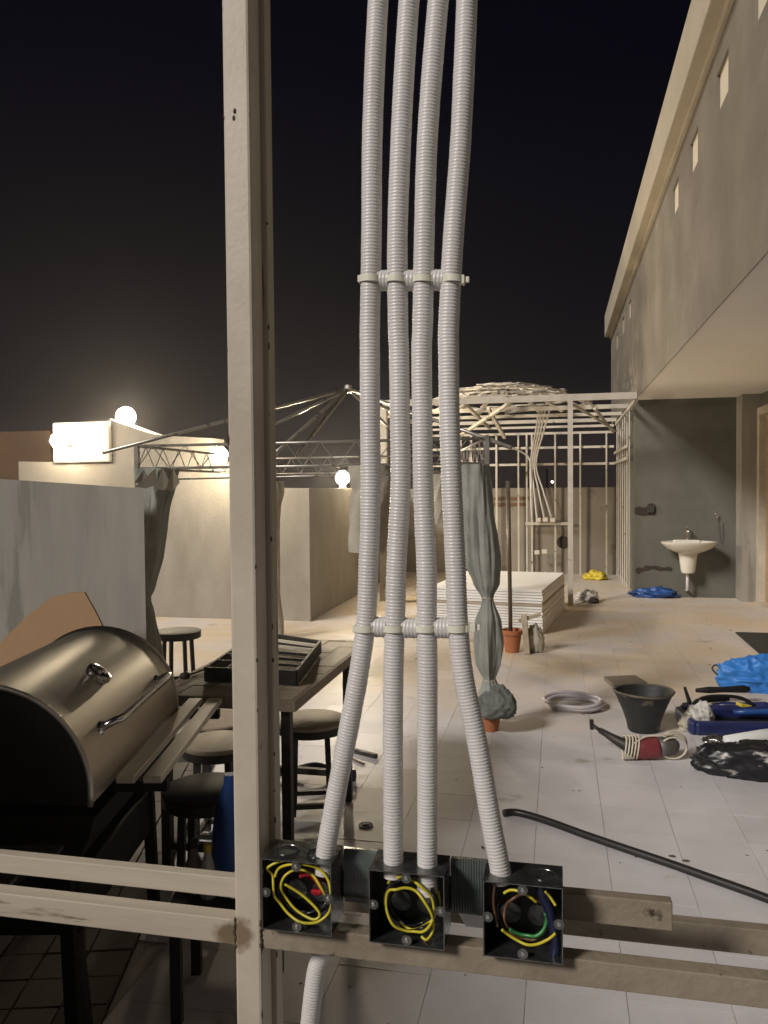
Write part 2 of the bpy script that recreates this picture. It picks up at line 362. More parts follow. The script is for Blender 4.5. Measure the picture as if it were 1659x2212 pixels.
# ================================================================ house on the right
hs = thing('house', 'grey rendered house with overhanging upper storey and pale cornice on the right', 'house', (1.04, 11.6, 0))
def hb(m, name, mt, **k):
    o = m.build(name, mt, hs, **k); o.location = -hs.location; return o
FX, Y1, Y2 = 1.04, -1.5, 16.6
ZW0, ZW1, ZS, ZC = 4.0, 4.27, 2.75, 4.52
wins = [(4.37, 4.72), (5.39, 5.756), (6.5, 6.86), (7.5, 7.86), (12.2, 12.56), (13.4, 13.76), (14.8, 15.16)]
m = MB().box(FX, FX + .3, Y1, Y2, ZS, ZW0).box(FX, FX + .3, Y1, Y2, ZW1, ZC)
ya = Y1
for a, b in wins:
    m.box(FX, FX + .3, ya, a, ZW0, ZW1); ya = b
m.box(FX, FX + .3, ya, Y2, ZW0, ZW1)
hb(m, 'upper_wall', M['facade'])
for a, b in wins: hb(MB().box(FX + .02, FX + .06, a, b, ZW0, ZW1), 'window', M['pane'])
hb(MB().box(FX - .12, FX + .5, Y1, Y2 + .1, ZC, 4.95), 'cornice', M['cornice'], bevel=.008)
hb(MB().box(FX - .03, FX + .3, Y1, Y2 + .03, ZC - .06, ZC), 'moulding', M['cornice'], bevel=.006)
hb(MB().box(FX + .008, 2.62, Y1, 11.597, ZS - .02, ZS - .001), 'soffit', M['soffit'])
hb(MB().box(FX, FX + .007, Y1, 11.6, ZS - .023, ZS), 'drip_edge', M['facade'])
hb(MB().box(FX, 2.6, 11.6, 11.85, 0, ZS - .02), 'recess_wall', M['sinkwall'])
hb(MB().box(FX + .02, FX + .28, 11.85, 14.35, 0, ZS), 'side_wall', M['sinkwall'])
hb(MB().box(2.36, 2.75, 11.25, 11.6, 0, ZS - .02), 'pilaster', M['render'])
hb(MB().box(2.6, 2.9, Y1, 11.25, 2.54, ZS - .02), 'lintel', M['sinkwall'])
hb(MB().box(2.58, 2.9, Y1, 6.2, 0, 2.54), 'side_wall', M['sinkwall'])
dr = hb(MB().box(2.62, 2.66, 6.3, 11.12, .03, 2.44), 'door', M['door'])
fr = MB().box(2.54, 2.68, 11.12, 11.25, 0, 2.54).box(2.54, 2.68, 6.2, 11.12, 2.44, 2.54).box(2.54, 2.68, 6.2, 6.3, 0, 2.44).box(2.5, 2.68, 6.3, 11.12, 0, .03)
hb(fr, 'door_frame', M['doorframe'])
for yy in (7.4, 8.65, 9.9):
    o = MB().box(2.605, 2.62, yy, yy + .05, .03, 2.44).build('door_rail', M['door'], dr)
hb(MB().box(FX + .3, 6, Y1, Y2, 4.3, 4.5), 'roof', M['cornice'])
# chases broken into the recess wall
for pts in ([(1371, 1097), (1380, 1094), (1389, 1097), (1396, 1095), (1400, 1089), (1409, 1087), (1415, 1090), (1416, 1103), (1412, 1113), (1399, 1112), (1388, 1114), (1379, 1112), (1370, 1110)], [(1371, 1230), (1380, 1226), (1388, 1227), (1396, 1221), (1407, 1223), (1418, 1222), (1431, 1226), (1446, 1224), (1453, 1229), (1447, 1234), (1436, 1231), (1424, 1233), (1410, 1228), (1399, 1231), (1386, 1233), (1377, 1240)]):
    hb(MB().prism([atY(x, y, 11.598) for x, y in pts], (0, -.008, 0)), 'wall_chase', M['chase'])
ws = MB().box(0, .09, -.03, 0, 0, .09).box(.02, .07, -.036, -.03, .02, .07)
o = ws.build('socket_box', M['galv']); o.location = atY(1398, 1107, 11.59); tag(o, 'small metal socket box in the broken chase of the dark wall beside the steel studs', 'socket box')

# washbasin
sk = atz(1483, 1292); sk.y = 11.6
S = thing('washbasin', 'white ceramic washbasin with half pedestal on the dark grey wall', 'washbasin', (sk.x, 11.6, 0))
bw = .35; prof = [(.02, .80), (.30, .80), (.325, .775), (.33, .76)]
bowl = MB().lathe([(.10, .62), (.2, .655), (.29, .70), (.335, .745), (.355, .765), (.36, .785), (.35, .79), (.31, .785), (.26, .74), (.14, .69), (.03, .68)], n=36, sy=.72, c=(0, -.27, 0)).build('basin_bowl', M['ceramic'], S, auto=40)
MB().box(-.17, .17, -.12, -.005, .70, .80).build('tap_ledge', M['ceramic'], S, bevel=.015)
MB().lathe([(.082, .36), (.095, .40), (.11, .52), (.125, .64), (.11, .66)], n=24, sy=.9, c=(0, -.2, 0)).build('pedestal', M['ceramic'], S, auto=40)
tp = MB().tube(spline([(0, -.1, .80), (0, -.1, .92), (0, -.13, .955), (0, -.2, .94), (0, -.22, .91)], 5), .014, 10).build('tap', M['chrome'], S, smooth=True)
MB().box(-.012, .012, -.11, -.075, .955, .985).build('tap_lever', M['chrome'], S, bevel=.003)
MB().tube([(.0, -.16, .36), (.0, -.16, .12), (.0, -.02, .1)], .02, 10).build('waste_pipe', M['coil'], S, smooth=True)
p = atY(1548, 1112, 11.56)
mx = thing('hand_shower', 'small chrome hand shower with hose on the wall right of the washbasin', 'shower', p)
MB().tube(spline([(.01, 0, -.04), (0, -.02, .0), (-.02, -.05, .03)], 4), .012, 8).build('shower_head', M['chrome'], mx, smooth=True)
MB().tube(spline([(0, 0, 0), (.01, -.01, -.15), (.03, -.01, -.33), (.05, .0, -.37), (.075, .01, -.3), (.08, .02, -.1)], 6), .004, 6).build('hose', M['greytool'], mx, smooth=True)

# ================================================================ parapet walls
def walltop(pts, Y): return [atY(x, y, Y) for x, y in pts]
o = MB().box(-2.83, FX - .01, 14.4, 14.6, 0, 1.52).build('boundary_wall', M['farwall']); tag(o, 'stained beige boundary wall at the far end behind the steel studs', 'wall')
o = MB().box(-3.05, -2.83, 8.9, 14.6, 0, 1.545).build('boundary_wall', M['render2']); tag(o, 'beige wall running back from the corner behind the conduits with a lamp on it', 'wall')
top = [(40, 997), (110, 998), (237, 1001), (237, 905), (262, 914), (295, 926), (330, 938), (370, 942), (462, 947), (462, 992), (545, 994), (545, 1053)]
tw = walltop(top, 8.86); poly = [Vector((tw[0].x, 8.86, 0))] + [Vector((p.x, 8.86, p.z)) for p in tw] + [Vector((-2.82, 8.86, 1.545)), Vector((-2.82, 8.86, 0))]
o = MB().prism(poly, (0, .3, 0)).build('stepped_wall', M['render2']); tag(o, 'beige wall with stepped and curved top lit by globe lamps at left', 'wall')
bl, br_ = atY(112, 999, 8.8), atY(236, 999, 8.8); bt = atY(170, 911, 8.8)
stepz = atY(170, 1000, 8.86).z
o = MB().box(bl.x, br_.x, 8.82, 9.16, stepz + .003, bt.z).build('white_block', M['whitewall'], bevel=.02); tag(o, 'glaring white plastered block on the wall step beside its lamp', 'block')
a = at(310, 1055, 5.2); b = atY(-160, 1024, 4.62); vd = ray(310, 1055).normalized() * .16; vd.z = 0
poly = [Vector((b.x, b.y, 0)), Vector((a.x, a.y, 0)), a, b]
o = MB().prism(poly, vd).build('left_wall', M['render']); tag(o, 'near grey wall with vertical streaks behind the barbecue', 'wall')
o = MB().box(-2.35, -2.2, -2.2, 2.08, 0, 2.06).build('left_wall', M['render']); tag(o, 'added grey side wall, unseen past the left edge, shading the barbecue corner', 'wall')  # unseen wall added to keep the sun off the barbecue corner
na = at(108, 930, 14); o = MB().box(na.x - 5, na.x, na.y, na.y + 4, -6.9, na.z).build('neighbour_house', M['neigh']); tag(o, 'dim brown neighbouring house at the left edge behind the walls', 'house')

# far dark building blocks beyond the far wall
for x0, x1, y0, Yd, lab in ((1085, 1180, 1012, 40, 'dim far building seen between the studs, left of the far light'), (1235, 1330, 1006, 46, 'dim far building beyond the far wall beside the house corner')):
    a = atY(x0, y0, Yd); b = atY(x1, y0, Yd)
    o = MB().box(a.x, b.x, Yd, Yd + 6, -6.99, a.z).build('far_building', M['fardark']); tag(o, lab, 'building')

# ---------------------------------------------------------------- globe lamps
def lamp(c, r, stem, label, estr):
    L = thing('globe_lamp', label, 'lamp', c, group='globe lamps on the walls')
    gm = M['globe'].copy(); gm.node_tree.nodes['Principled BSDF'].inputs['Emission Strength'].default_value = estr
    prof = [(r * math.sin(math.pi * k / 14), -r * math.cos(math.pi * k / 14)) for k in range(1, 14)]
    MB().lathe(prof, n=20).build('globe', gm, L, smooth=True)
    if stem == 'down': MB().lathe([(r * .5, -r - .05), (r * .5, -r - .01), (r * .35, -r * .93)], n=14).build('lamp_base', M['fixture'], L)
    else: MB().bar((0, r * .9, -r * .5), (0, stem, -r * .5), .03).build('lamp_bracket', M['fixture'], L)
lamp(atY(272, 900, 9.0), .115, 'down', 'glowing globe lamp on top of the curved wall, highest of the lamps', 620)
lamp(atY(128, 952, 8.58), .10, .24, 'glowing globe lamp in front of the white block at far left', 120)
lamp(atY(473, 984, 8.50), .10, .36, 'glowing globe lamp just left of the tall steel post', 165)
pl = atX(740, 1038, -2.9); pl.z = 1.545 + .05 + .095
lamp(pl, .095, 'down', 'glowing globe lamp on the wall between steel post and conduits', 1000)
o = MB().lathe([(.001, -.05), (.04, -.03), (.05, 0), (.04, .03), (.001, .05)], n=12).build('far_light', M['farlamp'], smooth=True); o.location = at(1193, 1041, 30); tag(o, 'tiny distant white light above the far wall', 'light')

# ================================================================ steel pavilion at the back
pv = thing('steel_pavilion', 'unfinished pavilion of cream steel posts, studs and beams at the back', 'pavilion')
YF, YB, XL, XR = 10.64, 14.28, -2.32, .98
def pb(a, b, w, h=None, name='beam'): return MB().bar(a, b, w, h).build(name, M['steelwhite'], pv)
pb((XL, YF, 2.69), (XR, YF, 2.69), .06, .085)
pb((XL, 11.9, 2.68), (XR, 11.9, 2.68), .05, .06)
pb((XL, 13.1, 2.68), (XR, 13.1, 2.68), .05, .05)
pb((XL, YB, 2.68), (XR, YB, 2.68), .05, .06)
for z in (2.58, 2.47, 2.22, 1.93): pb((XL, YB, z), (XR - .04, YB, z), .035, .04, 'rail')
for x in (XL, -1.2, XR): pb((x, YF + .03, 2.64), (x, YB, 2.6), .04, .05, 'side_beam')
pb((.157, YF, 0), (.157, YF, 2.647), .065, name='post'); pb((XL, YF, 0), (XL, YF, 2.647), .11, name='post')
for x in (-1.69, -1.506, -1.063, -.68, -.536, -.447, -.048, .376, .813): pb((x, YB - .045, 0), (x, YB - .045, 2.45), random.uniform(.024, .036), .03, 'stud')
for k in range(7):
    y = 11.72 + k * .40; MB().box(XR - .008, XR + .008, y - .02, y + .02, 0, 2.6).build('stud', M['steelwhite'], pv)
for z in (1.93, 2.1): pb((XR - .035, 11.7, z), (XR - .035, 14.2, z), .02, .04, 'rail')
pb(atY(1135, 1131, YB - .08), atY(1229, 1131, YB - .08), .03, .05, 'noggin')
pb((-.6, YF + .04, 2.66), (-1.6, 12.6, 2.3), .04, name='brace'); pb((.5, 11.5, 2.62), (.9, 13.9, 2.45), .035, name='brace'); pb((.2, YF + .05, 2.6), (.93, 13.6, 2.44), .03, name='brace')
pb((-.95, 11.2, 2.64), (-.8, 12.4, 2.3), .045, name='brace')
pb((XL - .1, YF, 2.60), (XL - .1, YF + .9, 2.6), .05, name='brace')
# shallow slatted dome roof
dm = thing('slatted_dome', 'low dome of overlapping pale slats on top of the steel pavilion', 'roof', (-.78, 12.1, 2.715))
def dz(r): return .34 * (1 - (min(r, 1.3) / 1.3) ** 1.6)
for k in range(16):
    a = 2 * math.pi * k / 16 + random.uniform(-.05, .05); ln = random.uniform(1.1, 1.3)
    pts = [Vector((math.cos(a) * r, math.sin(a) * r, dz(min(r, 1.55)))) for r in (.1, ln * .35, ln * .7, ln)]
    mb = MB()
    for q0, q1 in zip(pts, pts[1:]): mb.bar(q0, q1, .07, .025)
    mb.build('slat', M['steelwhite'], dm)
for rr_ in (.25, .45, .65, .85, 1.05, 1.22):
    n = int(6 + rr_ * 8)
    for k in range(n):
        a = 2 * math.pi * k / n + random.uniform(-.1, .1); c = Vector((math.cos(a) * rr_, math.sin(a) * rr_, dz(rr_) + .03 + random.uniform(-.015, .02)))
        t = Vector((-math.sin(a), math.cos(a), random.uniform(-.06, .06))); l = rr_ * math.pi / n * 1.25
        MB().bar(c - t * l, c + t * l, .07, .016).build('slat', M['steelwhite'], dm)
# conduits and boxes inside the pavilion
tops = [(1165, 878), (1172, 880), (1179, 880), (1188, 884)]; mids = [(1146, 1000), (1150, 1000), (1154, 1000), (1158, 1002)]; ends = [(1149, 1120), (1160, 1120), (1176, 1120), (1192, 1120)]
wh = ['leftmost', 'second from left', 'third from left', 'rightmost']
for k in range(4):
    pts = [atY(*tops[k], 13.0), atY((tops[k][0]+mids[k][0])/2 + 2, 930, 13.7), atY(*mids[k], 14.12), atY((mids[k][0]+ends[k][0])/2 - 1, 1062, 14.15), atY(*ends[k], 14.15)]
    o = MB().tube(spline(pts, 6), .016, 8).build('thin_conduit', M['conduit'], smooth=True); tag(o, 'thin white conduit hanging inside the pavilion, %s of four' % wh[k], 'conduit', 'thin conduits in the pavilion')
o = MB().tube(spline([atY(1060, 948, 13.6), atY(1105, 966, 13.9), atY(1137, 983, 14.1), atY(1146, 1004, 14.13), atY(1148, 1060, 14.14)], 6), .018, 8).build('thin_conduit', M['conduit'], smooth=True); tag(o, 'thin white conduit bending in from the left inside the pavilion', 'conduit', 'thin conduits in the pavilion')
for (x, y), lab in (((1163, 1123), 'upper left'), ((1178, 1122), 'upper middle'), ((1194, 1123), 'upper right'), ((1160, 1193), 'lower left'), ((1176, 1191), 'lower right')):
    o = MB().box(-.042, .042, -.03, .02, -.035, .035).box(-.03, .03, -.034, -.03, -.024, .024).build('switch_box', M['whitewall'], bevel=.004); o.location = atY(x, y, 14.1); tag(o, 'small white switch box on the pavilion studs, %s of five' % lab, 'switch box', 'white switch boxes in the pavilion')
for ya_, lab in ((1077, 'upper brown batten fixed along the far wall'), (1090, 'lower brown batten fixed along the far wall')):
    p0, p1 = atY(1064, ya_, 14.39), atY(1150 - (ya_ - 1077), ya_ - 1, 14.39)
    o = MB().bar(p0, p1, .02, .06).build('wall_batten', M['brownwood']); tag(o, lab, 'batten')
c = atY(1216, 1171, 14.385)
o = MB().lathe([(.11, 0), (.10, -.02), (.05, -.02), (.045, -.03), (.001, -.032)], n=14, axis='Y').build('wall_outlet', M['chase']); o.location = c; tag(o, 'round dark outlet hole in the far wall left of the front post', 'outlet')
# little things at the far end
def lump(name, mt, c, size, seed, label, cat, amp=.25, fr=2.2, n=(44, 30), parent=None, flat=True):
    mb = MB(); nu, nv = n
    for j in range(nv + 1):
        ph = math.pi * j / nv
        for i in range(nu):
            th = 2 * math.pi * i / nu
            d = Vector((math.sin(ph) * math.cos(th), math.sin(ph) * math.sin(th), math.cos(ph)))
            rid = 1 - 2 * abs(mnoise.noise(d * fr * 1.9 + Vector((0, seed, 9)))); rid2 = 1 - 2 * abs(mnoise.noise(d * fr * 4.1 + Vector((seed, 3, 2))))
            k = 1 + amp * (mnoise.noise(d * fr + Vector((seed, seed * 2.3, 0))) + .55 * max(rid, 0) ** 2 + .28 * max(rid2, 0) ** 2 - .3)
            p = Vector((d.x * size[0] * k, d.y * size[1] * k, d.z * size[2] * k))
            if flat: p.z = max(p.z, -size[2] * .55)
            mb.v.append(tuple(p))
    for j in range(nv):
        for i in range(nu):
            a = j * nu + i; b = j * nu + (i + 1) % nu; mb.f.append((a, b, b + nu, a + nu))
    o = mb.build(name, mt, parent, smooth=True); o.location = Vector(c) + Vector((0, 0, size[2] * .55 if flat else 0))
    if label: tag(o, label, cat)
    return o
lump('yellow_bag', M['yellow'], atz(1286, 1252), (.18, .13, .09), 3, 'crumpled yellow bag on the sandy floor near the far wall', 'bag', .4)
lump('blue_bundle', M['blue'], atz(1412, 1290), (.28, .13, .085), 5, 'blue plastic bundle on the floor left of the washbasin', 'bundle', .45)
lump('cement_bag', M['whitebag'], atz(1268, 1300), (.14, .12, .10), 8, 'small pale sack by the foot of the front pavilion post', 'sack', .4)
lump('rubble_piece', M['chase'], atz(1281, 1303), (.07, .06, .05), 9, 'small black lump beside the pale sack at the pavilion post', 'rubble', .3)

# ================================================================ stack of plasterboard
ca, cb = atz(1167, 1372), atz(1207, 1330)
fr_ = Vector((-.16, 8.45, 0)); fl = Vector((-1.36, 8.61, 0)); e1 = (fl - fr_).normalized(); e2 = Vector((e1.y, -e1.x, 0)); e2 = e2 if e2.y > 0 else -e2
N = 16; hh = .465
for k in range(N):
    z0 = k * hh / N; brown = k in (10,)
    j0 = random.uniform(-.006, .006); j1 = random.uniform(-.006, .006)
    L0, L1 = (1.22, 1.80)
    pts = [fr_ + e1 * j0 + e2 * j1, fr_ + e1 * (L0 + j0) + e2 * j1, fr_ + e1 * (L0 + j0) + e2 * (L1 + j1), fr_ + e1 * j0 + e2 * (L1 + j1)]
    o = MB().prism([p + Vector((0, 0, z0 + .002)) for p in pts], (0, 0, hh / N - .005)).build('plasterboard_sheet', M['paperedge'] if brown else M['board'], bevel=.002)
    od = ['top', 'second', 'third', 'fourth', 'fifth', 'sixth', 'seventh', 'eighth', 'ninth', 'tenth', 'eleventh', 'twelfth', 'thirteenth', 'fourteenth', 'fifteenth', 'bottom'][N - 1 - k]
    lab = ('%s plasterboard sheet of the stack behind the potted pole' % od) if od in ('top', 'bottom') else '%s sheet from the top of the plasterboard stack, with %s edge' % (od, 'a brown' if brown else 'a white')
    tag(o, lab, 'plasterboard', 'sheets in the plasterboard stack')

# ================================================================ gazebo
gz = thing('gazebo', 'bare gazebo frame of thin trusses with loose roof rods', 'gazebo')
GA, GE, GB, GD = at(296, 985, 5.7), at(1052, 975, 5.14), at(572, 1000, 8.3), at(975, 1000, 7.8)
Z1, Z2 = 1.70, 1.86
def gb(a, b, r, name): return MB().tube([a, b], r, 8).build(name, M['gazebo'], gz, smooth=True)
for p in (GA, GE, GB, GD): MB().bar((p.x, p.y, 0), (p.x, p.y, Z2 + .02), .03).build('leg', M['gazebo'], gz)
def truss(a, b):
    a1, b1, a2, b2 = [Vector((p.x, p.y, z)) for p, z in ((a, Z1), (b, Z1), (a, Z2), (b, Z2))]
    gb(a1, b1, .010, 'lower_chord'); gb(a2, b2, .010, 'upper_chord')
    n = 10; mb = MB()
    for k in range(n):
        s0, s1 = k / n, (k + 1) / n
        mb.tube([a1.lerp(b1, s0), a2.lerp(b2, (s0 + s1) / 2)], .004, 5); mb.tube([a2.lerp(b2, (s0 + s1) / 2), a1.lerp(b1, s1)], .004, 5)
    mb.build('truss_web', M['gazebo'], gz)
for a, b in ((GA, GE), (GA, GB), (GB, GD), (GE, GD)): truss(a, b)
gb(Vector((GA.x, GA.y, 1.62)) + (GE - GA) * .05, Vector((GE.x, GE.y, 1.645)), .006, 'curtain_rail')
AP = at(752, 840, 6.5)
for (x, y, t), r in (((222, 978, 5.4), .012), ((540, 942, 5.6), .012), ((598, 976, 5.4), .013), ((644, 980, 5.6), .015), ((838, 920, 8.0), .014), ((1104, 967, 5.0), .013), ((880, 905, 7.6), .012)):
    gb(AP, at(x, y, t), r, 'roof_rod')
MB().lathe([(.03, -.03), (.04, 0), (.03, .03)], c=AP, n=10).build('roof_hub', M['gazebo'], gz)

# curtains: gathered cloth swept down with folds
def curtain(name, secs, mt, label, folds=7, seed=0, t=None, amp=.22, depthk=.8, n=56):
    """secs: (y, xl, xr) photo rows turned to world at distance t"""
    rows = []
    ys = [s[0] for s in secs]
    total = 46
    for i in range(total + 1):
        y = ys[0] + (ys[-1] - ys[0]) * i / total
        k = max(j for j in range(len(secs)) if secs[j][0] <= y + 1e-6); k = min(k, len(secs) - 2)
        s = (y - secs[k][0]) / (secs[k+1][0] - secs[k][0]); s = s * s * (3 - 2 * s) * .5 + s * .5
        xl = secs[k][1] * (1 - s) + secs[k+1][1] * s; xr = secs[k][2] * (1 - s) + secs[k+1][2] * s
        rows.append((y, xl, xr))
    mb = MB()
    for i, (y, xl, xr) in enumerate(rows):
        c = at((xl + xr) / 2, y, t); w_ = (xr - xl) / 2 / FPX * t
        for j in range(n):
            a = 2 * math.pi * j / n
            tw = a + i * .035 + .6 * mnoise.noise(Vector((i * .07, seed, 1)))
            ph_ = folds * a + seed + 3.2 * mnoise.noise(Vector((i * .045, seed * 3.1, 4))) + i * .05
            pleat = 1 - 1.6 * abs(math.sin(ph_ / 2)) ** .8
            ca_, sa_ = math.cos(a + i * .02), math.sin(a + i * .02)
            fold = amp * (.55 * pleat * (.5 + abs(mnoise.noise(Vector((ca_ + seed, sa_, i * .03)))) * 1.6) + .75 * mnoise.noise(Vector((ca_ * 2.6 + seed, sa_ * 2.6, i * .055))) + .4 * mnoise.noise(Vector((ca_ * 6 + seed, sa_ * 6, i * .06))))
            k = 1.06 + fold - amp * .12
            mb.v.append(tuple(c + r0 * (math.cos(a) * w_ * k) + f0 * (math.sin(a) * min(w_, .11) * depthk * k)))
    for i in range(total):
        for j in range(n):
            a = i * n + j; b = i * n + (j + 1) % n; mb.f.append((a, b, b + n, a + n))
    mb.f.append(tuple(range(n))); mb.f.append(tuple(total * n + j for j in range(n)))
    o = mb.build(name, mt, auto=50); tag(o, label, 'curtain', 'gathered gazebo curtains')
    for (ya, xla, xra), (yb, xlb, xrb), (yc, xlc, xrc) in zip(secs, secs[1:], secs[2:]):
        if xrb - xlb < xra - xla and xrb - xlb <= xrc - xlc and xrb - xlb < 34:
            c = at((xlb + xrb) / 2, yb, t); w_ = (xrb - xlb) / 2 / FPX * t * .98
            MB().tube([c + r0 * (math.cos(q_) * w_) + f0 * (math.sin(q_) * min(w_, .11) * depthk) + Vector((0, 0, .006 * math.sin(q_))) for q_ in [2 * math.pi * z_ / 20 for z_ in range(21)]], .008, 6).build('tie_band', M['clothlt'], o, smooth=True)
    return o
curtain('gathered_curtain', [(1003, 1000, 1056), (1060, 1001, 1062), (1110, 1000, 1067), (1160, 1003, 1074), (1215, 1008, 1080), (1260, 1024, 1078), (1290, 1042, 1064), (1300, 1042, 1066), (1340, 1028, 1080), (1390, 1025, 1085), (1430, 1029, 1080), (1456, 1040, 1072), (1468, 1046, 1068), (1480, 1042, 1074), (1498, 1036, 1086)], M['cloth'], 'grey green curtain knotted round the gazebo leg in the terracotta pot', 6, 2, 5.06, .30, 1.0, 90)
curtain('gathered_curtain', [(1012, 296, 384), (1050, 300, 376), (1120, 306, 362), (1200, 306, 350), (1270, 306, 334), (1292, 308, 324), (1320, 306, 332), (1400, 306, 348), (1470, 308, 362), (1540, 310, 366)], M['cloth'], 'grey curtain bundled at the gazebo corner behind the near grey wall', 5, 5, 5.62, .25)
curtain('gathered_curtain', [(1040, 560, 612), (1062, 566, 614), (1090, 575, 607), (1140, 580, 604), (1280, 580, 604), (1345, 570, 612), (1385, 568, 614)], M['clothlt'], 'pale curtain strip peeping out right of the tall steel post', 5, 8, 8.2, .2)
curtain('gathered_curtain', [(1006, 757, 846), (1030, 757, 848), (1050, 760, 845), (1056, 763, 842), (1075, 758, 838), (1120, 756, 834), (1192, 754, 830)], M['clothlt'], 'pale curtain tied up under the front truss behind the left conduit', 6, 11, 5.35, .16)
curtain('gathered_curtain', [(1020, 925, 985), (1050, 930, 980), (1090, 935, 970), (1132, 934, 960)], M['clothlt'], 'pale curtain end hanging behind the two right conduits', 5, 14, 7.7, .2)
lump('crumpled_cloth', M['clothdk'], at(1073, 1545, 5.02) - Vector((0, 0, .0)), (.125, .10, .115), 71, 'dark crumpled cloth bundle at the foot of the knotted curtain', 'cloth', .24, 1.0, (80, 54))
# cloth flaps hooked on the left corner
fl_ = thing('curtain_flap', 'pale folded curtain flaps hooked on the truss at the left gazebo corner', 'curtain', at(330, 1030, 5.5))
for (x0, y0), (x1, y1), (x2, y2) in (((336, 1012), (291, 1052), (338, 1046)), ((352, 1010), (332, 1056), (372, 1054)), ((374, 1012), (357, 1058), (388, 1042)), ((310, 1016), (290, 1042), (318, 1030))):
    mb = MB().prism([at(x0, y0, 5.5) - fl_.location, at(x1, y1, 5.42) - fl_.location, at((x1+x2)/2, max(y1, y2) + 3, 5.46) - fl_.location, at(x2, y2, 5.5) - fl_.location], f0 * .012)
    mb.build('flap', M['clothlt'], fl_)

# pots
def pot(c, r, h, label):
    P = thing('terracotta_pot', label, 'pot', c)
    MB().lathe([(r * .72, 0), (r * .98, h * .78), (r * .98, h * .80), (r * 1.1, h * .80), (r * 1.12, h), (r * .98, h), (r * .93, h * .86), (r * .5, h * .84)], n=24).build('pot_body', M['terra'], P, auto=35)
    MB().lathe([(r * .93, h * .84), (r * .5, h * .87), (r * .06, h * .9)], n=16).build('soil', M['sand'], P, smooth=True)
pot(atz(1059, 1577), .068, .11, 'terracotta pot holding the foot of the curtained gazebo leg')
pc = atz(1106, 1408); pot(pc, .09, .21, 'terracotta pot with an upright brown pole in it')
o = MB().tube([pc + Vector((-.012, 0, .16)), pc + Vector((-.03, .0, 1.6))], .019, 12).build('upright_pole', M['pole'], smooth=True); tag(o, 'thin brown metal pole standing upright in a terracotta pot', 'pole')
# beige offcuts and bag beside the pot
p = atz(1139, 1412); W = thing('timber_offcut', 'pale timber offcut leaning beside the pot with the pole', 'timber', p)
MB().bar((0, 0, 0), (-.03, .05, .36), .05, .10).build('board', M['woodseat'], W); MB().bar((-.08, .02, .30), (.12, .06, .36), .035, .03).build('cross_piece', M['woodseat'], W)
lump('paper_sack', M['clothlt'], atz(1156, 1408), (.085, .07, .16), 21, 'crumpled pale paper sack right of the timber offcut', 'sack', .25)
lump('small_stone', M['dirtmark'], atz(1068, 1433), (.03, .025, .012), 22, 'small dark stone on the floor near the knotted curtain', 'stone', .3)

# ================================================================ things on the floor, right
c = atz(1240, 1527); cm = MB(); pts = []
for k in range(3):
    for j in range(28):
        a = 2 * math.pi * j / 28; r = .185 + .012 * math.sin(k * 2.1 + a) + .01 * (k - 1)
        pts.append(c + Vector((math.cos(a) * r * 1.0, math.sin(a) * r, .016 + k * .018 + .004 * math.sin(a * 3 + k))))
cm.tube(pts, .014, 8)
o = cm.build('conduit_coil', M['coil'], smooth=True); tag(o, 'coil of pale flexible conduit lying on the tiled floor', 'coil')
q = [atz(1304, 1469), atz(1372, 1466), atz(1398, 1482), atz(1326, 1489)]
o = MB().prism([p + Vector((0, 0, .001)) for p in q], (0, 0, .03)).build('stone_slab', M['slate'], bevel=.004); tag(o, 'flat grey stone slab on the floor behind the black bucket', 'slab')
# rubber bucket
c = atz(1390, 1578); B = thing('rubber_bucket', 'black rubber builder bucket with cement stains on the floor', 'bucket', c, R(20))
rb, rt, hb_ = .098, .178, .255
MB().lathe([(rb * .9, 0), (rb, .012), (rb * 1.16, hb_ * .35), (rt * .95, hb_ * .85), (rt, hb_ * .93), (rt * 1.04, hb_ * .96), (rt * 1.04, hb_), (rt * .97, hb_), (rt * .93, hb_ * .9), (rb * 1.02, .04), (rb * .4, .03)], n=32, sy=.9).build('bucket_body', M['rubber'], B, auto=45)
MB().tube(spline([(rt * 1.0, -.03, hb_ * .97), (rt + .022, -.015, hb_ * .93), (rt + .022, .015, hb_ * .93), (rt * 1.0, .03, hb_ * .97)], 5), .007, 8).build('bucket_handle', M['rubber'], B, smooth=True)
MB().tube([(math.cos(q_) * rt * 1.03, math.sin(q_) * rt * .93, hb_ * .985 + .006 * math.sin(q_ * 2 + 1)) for q_ in [2 * math.pi * z_ / 40 for z_ in range(41)]], .008, 8, False).build('bucket_rim', M['dustyrubber'], B, smooth=True)
# demolition hammer / grinder with wound cable
c = atz(1392, 1640); T = thing('power_tool', 'red and grey power tool wound with white cable on the floor', 'power tool', c, R(14))
def ring_prof(pts, n=16, sx=1, sz=1):
    return pts
MB().tube([(-.07, 0, .062), (-.05, 0, .062), (.06, 0, .066), (.08, 0, .068)], [.048, .058, .062, .056], 16).build('motor_body', M['redtool'], T, smooth=True)
MB().tube([(.07, 0, .068), (.12, 0, .07), (.17, 0, .072), (.19, 0, .07)], [.056, .054, .046, .03], 16).build('rear_housing', M['greytool'], T, smooth=True)
MB().tube([(-.06, 0, .062), (-.10, .03, .075), (-.155, .07, .10), (-.22, .12, .135)], [.045, .034, .024, .016], 12).build('gear_head', M['darkmetal'], T, smooth=True)
MB().tube([(-.22, .12, .135), (-.255, .15, .155)], [.011, .011], 10).build('spindle', M['darkmetal'], T, smooth=True)
MB().bar((-.262, .135, .185), (-.25, .165, .13), .022).build('tool_bit', M['darkmetal'], T)
